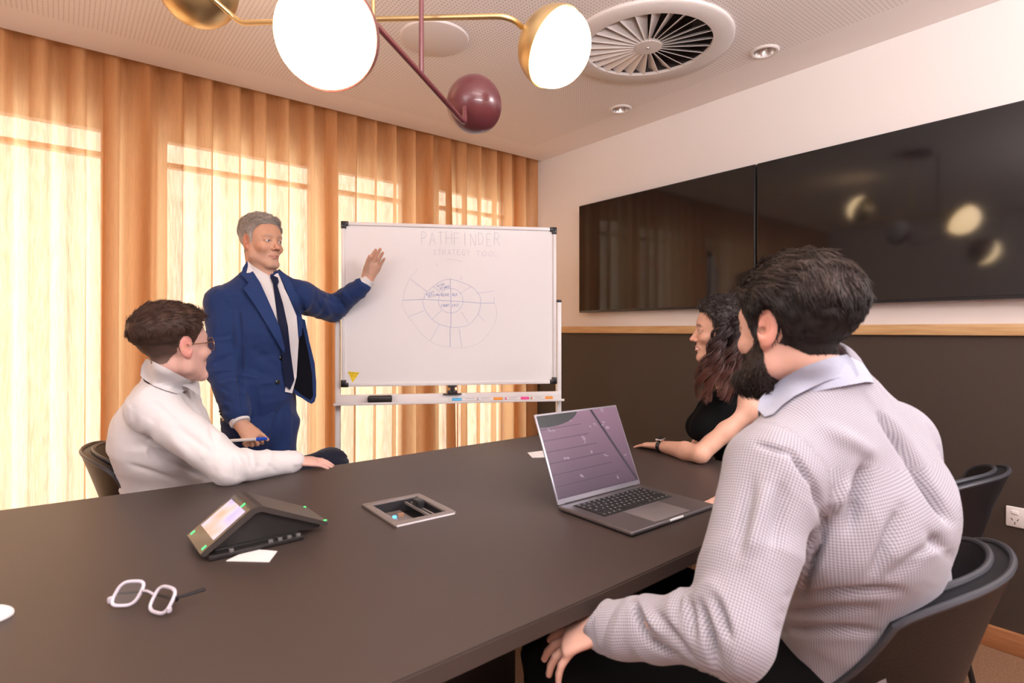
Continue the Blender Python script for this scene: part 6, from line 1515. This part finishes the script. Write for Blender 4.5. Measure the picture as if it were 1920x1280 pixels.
def console():
    """wedge shaped conference console: display face sloping down on one side, plain back face on the other"""
    fl = tp(390, 1040, 0.012); fu = tp(372, 988, 0.020); tn = pt(510, 958, 1.46); tf = pt(478, 918, 1.66); bn_ = tp(618, 994, 0.012); bf = tp(590, 955, 0.018)
    # base frame of reference on the table
    A = tp(392, 1050); B = tp(560, 1022)
    x = nrm((tp(610, 1000) - tp(388, 1052)) * (1, 1, 0)); y = np.array([-x[1], x[0], 0]); o = tp(388, 1052)
    Wd = float(np.linalg.norm((tp(610, 1000) - o)[:2])); D = 0.155
    rz = math.atan2(x[1], x[0]); e = tag(empty('conference_console', (o[0], o[1], TZ), rz), 'wedge shaped black touch console with green lights on the table', 'console')
    H_ = 0.098; xa = Wd * 0.40
    m = mat('console_black', (0.045, 0.038, 0.034), 0.42); md = mat('console_dark', (0.012, 0.011, 0.011), 0.5)
    prof = [(-0.012, 0.016), (xa - 0.012, H_ - 0.003), (xa, H_), (xa + 0.014, H_ - 0.002), (Wd + 0.01, 0.026), (Wd + 0.004, 0.018), (xa + 0.01, H_ - 0.014), (xa - 0.004, H_ - 0.014), (-0.004, 0.010)]
    b = MB(); Rm = Matrix(((1, 0, 0), (0, 0, 1), (0, 1, 0)))
    n = len(prof); vs = [(p[0], yy, p[1]) for yy in (0.0, D) for p in prof]
    b.add(vs, [tuple(range(n)), tuple(range(2 * n - 1, n - 1, -1))] + [(i, i + n, (i + 1) % n + n, (i + 1) % n) for i in range(n)]); b.build('folded_shell', m, e, smooth=False)
    b = MB(); pr2 = [(0.006, 0.020), (xa, H_ - 0.014), (Wd - 0.01, 0.026), (Wd - 0.01, 0.016)]
    vs = [(p[0], yy, p[1]) for yy in (0.012, D - 0.012) for p in pr2]; b.add(vs, [(0, 1, 2, 3), (7, 6, 5, 4)] + [(i, i + 4, (i + 1) % 4 + 4, (i + 1) % 4) for i in range(4)]); b.build('inner_body', md, e, smooth=False)
    MB().box((Wd * 0.40, 0.006, 0.006), (Wd * 0.78, 0.03, 0.012), bev=0.003).build('port_bar', md, e)
    MB().box((Wd * 0.42, D * 0.5, 0.009), (Wd * 0.70, D * 0.8, 0.018), bev=0.004).build('foot_plate', md, e)
    for t in (0.18, 0.5, 0.58, 0.66, 0.74): MB().box((Wd * t, -0.0055, 0.014), (0.010, 0.010, 0.008), bev=0.002).build('socket', mat('socket_grey', (0.12, 0.12, 0.12), 0.3), e)
    d = np.array((xa - 0.012, 0, H_ - 0.003)) - np.array((-0.012, 0, 0.016)); Ls = np.linalg.norm(d); d = d / Ls; nn = np.array((-d[2], 0, d[0])); st = np.array((-0.012, 0, 0.016))
    def face(a0, a1, y0, y1, off, mt, name, th=0.0008):
        q = MB(); P = [st + d * a + np.array((0, yy, 0)) + nn * off for a, yy in ((a0, y0), (a1, y0), (a1, y1), (a0, y1))]
        q.add([tuple(p) for p in P] + [tuple(p + nn * th) for p in P], [(3, 2, 1, 0), (4, 5, 6, 7), (0, 1, 5, 4), (1, 2, 6, 5), (2, 3, 7, 6), (3, 0, 4, 7)]); return q.build(name, mt, e, smooth=False)
    face(0.001, Ls - 0.004, 0.003, D - 0.003, 0.0002, mat('console_glass', (0.02, 0.018, 0.018), 0.08), 'glass_face')
    mp = bpy.data.materials.new('console_picture'); mp.use_nodes = True; nt = mp.node_tree; pb = nt.nodes['Principled BSDF']; pb.inputs['Roughness'].default_value = 0.1
    tcn = nt.nodes.new('ShaderNodeTexCoord'); nz = nt.nodes.new('ShaderNodeTexNoise'); nz.inputs['Scale'].default_value = 14; nz.inputs['Detail'].default_value = 1; nt.links.new(tcn.outputs['Object'], nz.inputs['Vector'])
    cr = nt.nodes.new('ShaderNodeValToRGB'); cr.color_ramp.elements[0].position = 0.3; cr.color_ramp.elements[0].color = (0.30, 0.33, 0.75, 1); cr.color_ramp.elements[1].position = 0.5; cr.color_ramp.elements[1].color = (0.50, 0.46, 0.58, 1)
    q_ = cr.color_ramp.elements.new(0.74); q_.color = (0.62, 0.33, 0.26, 1)
    nt.links.new(nz.outputs['Fac'], cr.inputs[0]); nt.links.new(cr.outputs[0], pb.inputs['Base Color']); nt.links.new(cr.outputs[0], pb.inputs['Emission Color']); pb.inputs['Emission Strength'].default_value = 0.25
    face(Ls * 0.27, Ls * 0.90, 0.014, D - 0.016, 0.0012, mp, 'display')
    mg_ = mat('green_led', (0.02, 0.5, 0.08), 0.3, emit=(0.03, 1.0, 0.15), estr=2.5)
    for a_, yy in ((Ls * 0.10, D - 0.016), (Ls * 0.10, 0.018), (Ls * 0.95, 0.055)):
        p = st + d * a_ + np.array((0, yy, 0)) + nn * 0.0015; MB().box(tuple(p), (0.011, 0.005, 0.0014), R=frame_R(d, (0, 1, 0), nn), bev=0.0006).build('status_light', mg_, e)
    MB().box((Wd + 0.002, 0.008, 0.0305), (0.008, 0.004, 0.0014)).build('status_light', mg_, e)
    MB().box((Wd + 0.000, D - 0.008, 0.0305), (0.008, 0.004, 0.0014)).build('status_light', mg_, e)
console()
M_card = mat('white_card', (0.82, 0.80, 0.80), 0.6)
def card(px, lab):
    P = [tp(*p) for p in px]; c = sum(P) / len(P); e = MB(); n = len(P)
    e.add([(p[0] - c[0], p[1] - c[1], z) for z in (0.0003, 0.0018) for p in P], [tuple(range(n))[::-1], tuple(range(n, 2 * n))] + [(i, (i + 1) % n, n + (i + 1) % n, n + i) for i in range(n)])
    o = e.build('paper_card', M_card, smooth=False); o.location = (c[0], c[1], TZ); tag(o, lab, 'card')
card([(424, 1052), (470, 1030), (520, 1034), (505, 1054)], 'small white card tucked under the edge of the wedge shaped console')
card([(989, 849), (1020, 845), (1030, 857), (998, 858)], 'small white card on the table half hidden behind the laptop lid')
def cable_box():
    P = [tp(*p, 0.004) for p in ((674, 947), (741, 986), (857, 960), (787, 925))]; c = sum(P) / 4; x = nrm((P[2] - P[1]) * (1, 1, 0)); y = np.array([-x[1], x[0], 0])
    W = float(np.linalg.norm(P[2] - P[1])); D = float(np.linalg.norm(P[1] - P[0])); rz = math.atan2(x[1], x[0])
    e = tag(empty('cable_box', (c[0], c[1], TZ), rz), 'grey framed cable access box let into the table top', 'cable box')
    m = mat('anodised_grey', (0.22, 0.19, 0.18), 0.4, metal=0.3); t = 0.022; Z = 0.007
    for s in (-1, 1):
        MB().box((0, s * (D / 2 - t / 2), Z / 2), (W, t, Z), bev=0.0025).build('frame_rail', m, e); MB().box((s * (W / 2 - t / 2), 0, Z / 2), (t, D - 2 * t + 0.001, Z), bev=0.002).build('frame_rail', m, e)
    MB().box((0.0, -D / 2 - 0.0006, 0.0025), (W - 0.012, 0.0014, 0.004)).build('bright_trim', mat('bright_trim', (0.7, 0.69, 0.72), 0.25), e, smooth=False)
    iw, idp = W - 2 * t, D - 2 * t; dp = 0.045
    md = mat('box_interior', (0.018, 0.017, 0.02), 0.5)
    hole = MB().box((c[0] - 0.4, c[1] - 1.42, TZ), (iw + 0.004, idp + 0.004, 0.3), R=Matrix.Rotation(rz, 3, 'Z')).build('cut', md, None, smooth=False)
    hole.location = (0.4, 1.42, 0)
    bpy.context.view_layer.update()
    md_ = ttop.modifiers.new('cut', 'BOOLEAN'); md_.object = hole; md_.operation = 'DIFFERENCE'; md_.solver = 'EXACT'
    bpy.context.view_layer.update(); dg = bpy.context.evaluated_depsgraph_get(); nm = bpy.data.meshes.new_from_object(ttop.evaluated_get(dg)); ttop.modifiers.clear(); ttop.data = nm
    nm.materials.clear(); nm.materials.append(M_table)
    for p in nm.polygons: p.material_index = 0
    bpy.data.objects.remove(hole)
    b = MB(); w = 0.002
    b.box((0, 0, -dp), (iw, idp, w)).box((-iw / 2, 0, -dp / 2), (w, idp, dp)).box((iw / 2, 0, -dp / 2), (w, idp, dp)).box((0, -idp / 2, -dp / 2), (iw, w, dp)).box((0, idp / 2, -dp / 2), (iw, w, dp)); b.build('well', md, e, smooth=False)
    MB().box((-iw * 0.12, 0.0, -dp + 0.012), (iw * 0.42, idp * 0.9, 0.022), bev=0.002).build('socket_block', m, e)
    MB().box((-iw * 0.22, idp * 0.12, -dp + 0.026), (0.010, 0.008, 0.006), bev=0.001).build('blue_indicator', mat('blue_led', (0.05, 0.3, 0.8), 0.3, emit=(0.06, 0.42, 1.0), estr=3.0), e)
    MB().box((-iw * 0.08, idp * 0.14, -dp + 0.027), (0.018, 0.012, 0.010), bev=0.001).build('plug', mat('plug_brown', (0.30, 0.16, 0.10), 0.5), e)
    for k in range(2): MB().box((iw * (0.24 + 0.14 * k), 0, -0.006 - 0.004 * k), (0.006, idp * 0.96, 0.006)).build('cable_slot_bar', m, e, smooth=False)
    MB().box((iw * 0.34, idp * 0.16, 0.004), (0.022, 0.034, 0.022), bev=0.002).build('cable_gate', M_bez, e)
cable_box()
def glasses():
    c = tp(290, 1132); e = tag(empty('eyeglasses', tuple(c), 0), 'clear plastic framed eyeglasses lying folded on the table', 'glasses')
    mf = mat('clear_acetate', (0.50, 0.47, 0.54), 0.12, spec=0.8, coat=0.6); ml = lens_mat(); mt_ = mat('dark_temple', (0.015, 0.014, 0.018), 0.3)
    # frame corners in the photograph give the two lenses, standing tilted on their lower rim
    def lens(c0, w, h, ux, uy, th):
        pts = []
        for a in np.linspace(0, 2 * math.pi, 37):
            s, q = math.sin(a), math.cos(a); ex = 0.62
            pts.append(tuple(c0 + ux * (abs(q) ** ex * (1 if q > 0 else -1) * w / 2) + uy * (abs(s) ** ex * (1 if s > 0 else -1) * h / 2)))
        MB().tube(pts, th, 10, cap=False).build('rim', mf, e)
        m = MB(); m.add([tuple(c0)] + pts[:-1], [(0, i + 1, (i + 1) % 36 + 1) for i in range(36)]); m.build('lens', ml, e)
    zz = 0.024
    C1 = pt(240, 1112, (EYE - TZ - zz) * FPX / (1112 - HORIZ)) - c; C2 = pt(305, 1124, (EYE - TZ - zz) * FPX / (1124 - HORIZ)) - c
    ux = nrm(C2 - C1); back = np.array([-ux[1], ux[0], 0]); back = back if back @ FV > 0 else -back; uy = nrm(UV3 * 0.80 + back * 0.60)
    sep = np.linalg.norm(C2 - C1); w = 0.045
    ux1 = nrm(ux * 0.93 + back * 0.36); ux2 = nrm(ux * 0.97 - back * 0.10)
    lens(C1, 0.044, 0.042, ux1, uy, 0.0034); lens(C2, 0.047, 0.042, ux2, uy, 0.0034)
    MB().tube([tuple(C1 + ux1 * 0.022 + uy * 0.004), tuple((C1 + C2) / 2 + uy * 0.009), tuple(C2 - ux2 * 0.0235 + uy * 0.004)], 0.0024, 10).build('bridge', mf, e)
    pe = C2 + ux2 * 0.025 + uy * 0.008; MB().box(tuple(C2 + ux2 * 0.026 - uy * 0.012), (0.008, 0.008, 0.009), R=frame_R(ux2, back, UV3), bev=0.002).build('end_piece', mf, e)
    MB().tube([tuple(pe), tuple(pe * 0.5 + 0.5 * (pe + ux * 0.006 + back * 0.035) - UV3 * 0.004), tuple(pe + ux * 0.010 + back * 0.055 - (0, 0, 0.008))], [0.0022, 0.0030, 0.0036], 8).build('temple', mt_, e)
    ps = C1 - ux1 * 0.024 - uy * 0.010; MB().box(tuple(ps), (0.008, 0.010, 0.012), R=frame_R(ux1, back, UV3), bev=0.003).build('end_piece', mf, e)
    MB().tube([tuple(ps + uy * 0.010), tuple(C1 + back * 0.035 - (0, 0, 0.012)), tuple(C2 + back * 0.030 - (0, 0, 0.014))], [0.002, 0.0028, 0.0034], 8).build('temple', mt_, e)
glasses()
def mouse():
    c = tp(-62, 1172)
    G = Field(c - 0.09, c + 0.09, 0.003); d = nrm(tp(-10, 1159) - c); G.add(p_ell(c + (0, 0, 0.004), (0.062, 0.034, 0.022), np.stack([d, np.cross((0, 0, 1), d), (0, 0, 1)])), 0)
    G.sub(p_ell(c - (0, 0, 0.05), (0.2, 0.2, 0.050)), 0.003); v, q = G.mesh(); v = relax(v, q, 2)
    ob = mesh_obj('computer_mouse', v - c, q, M_card); ob.location = c; tag(ob, 'white rounded computer mouse at the edge of the picture near the eyeglasses', 'mouse')
mouse()
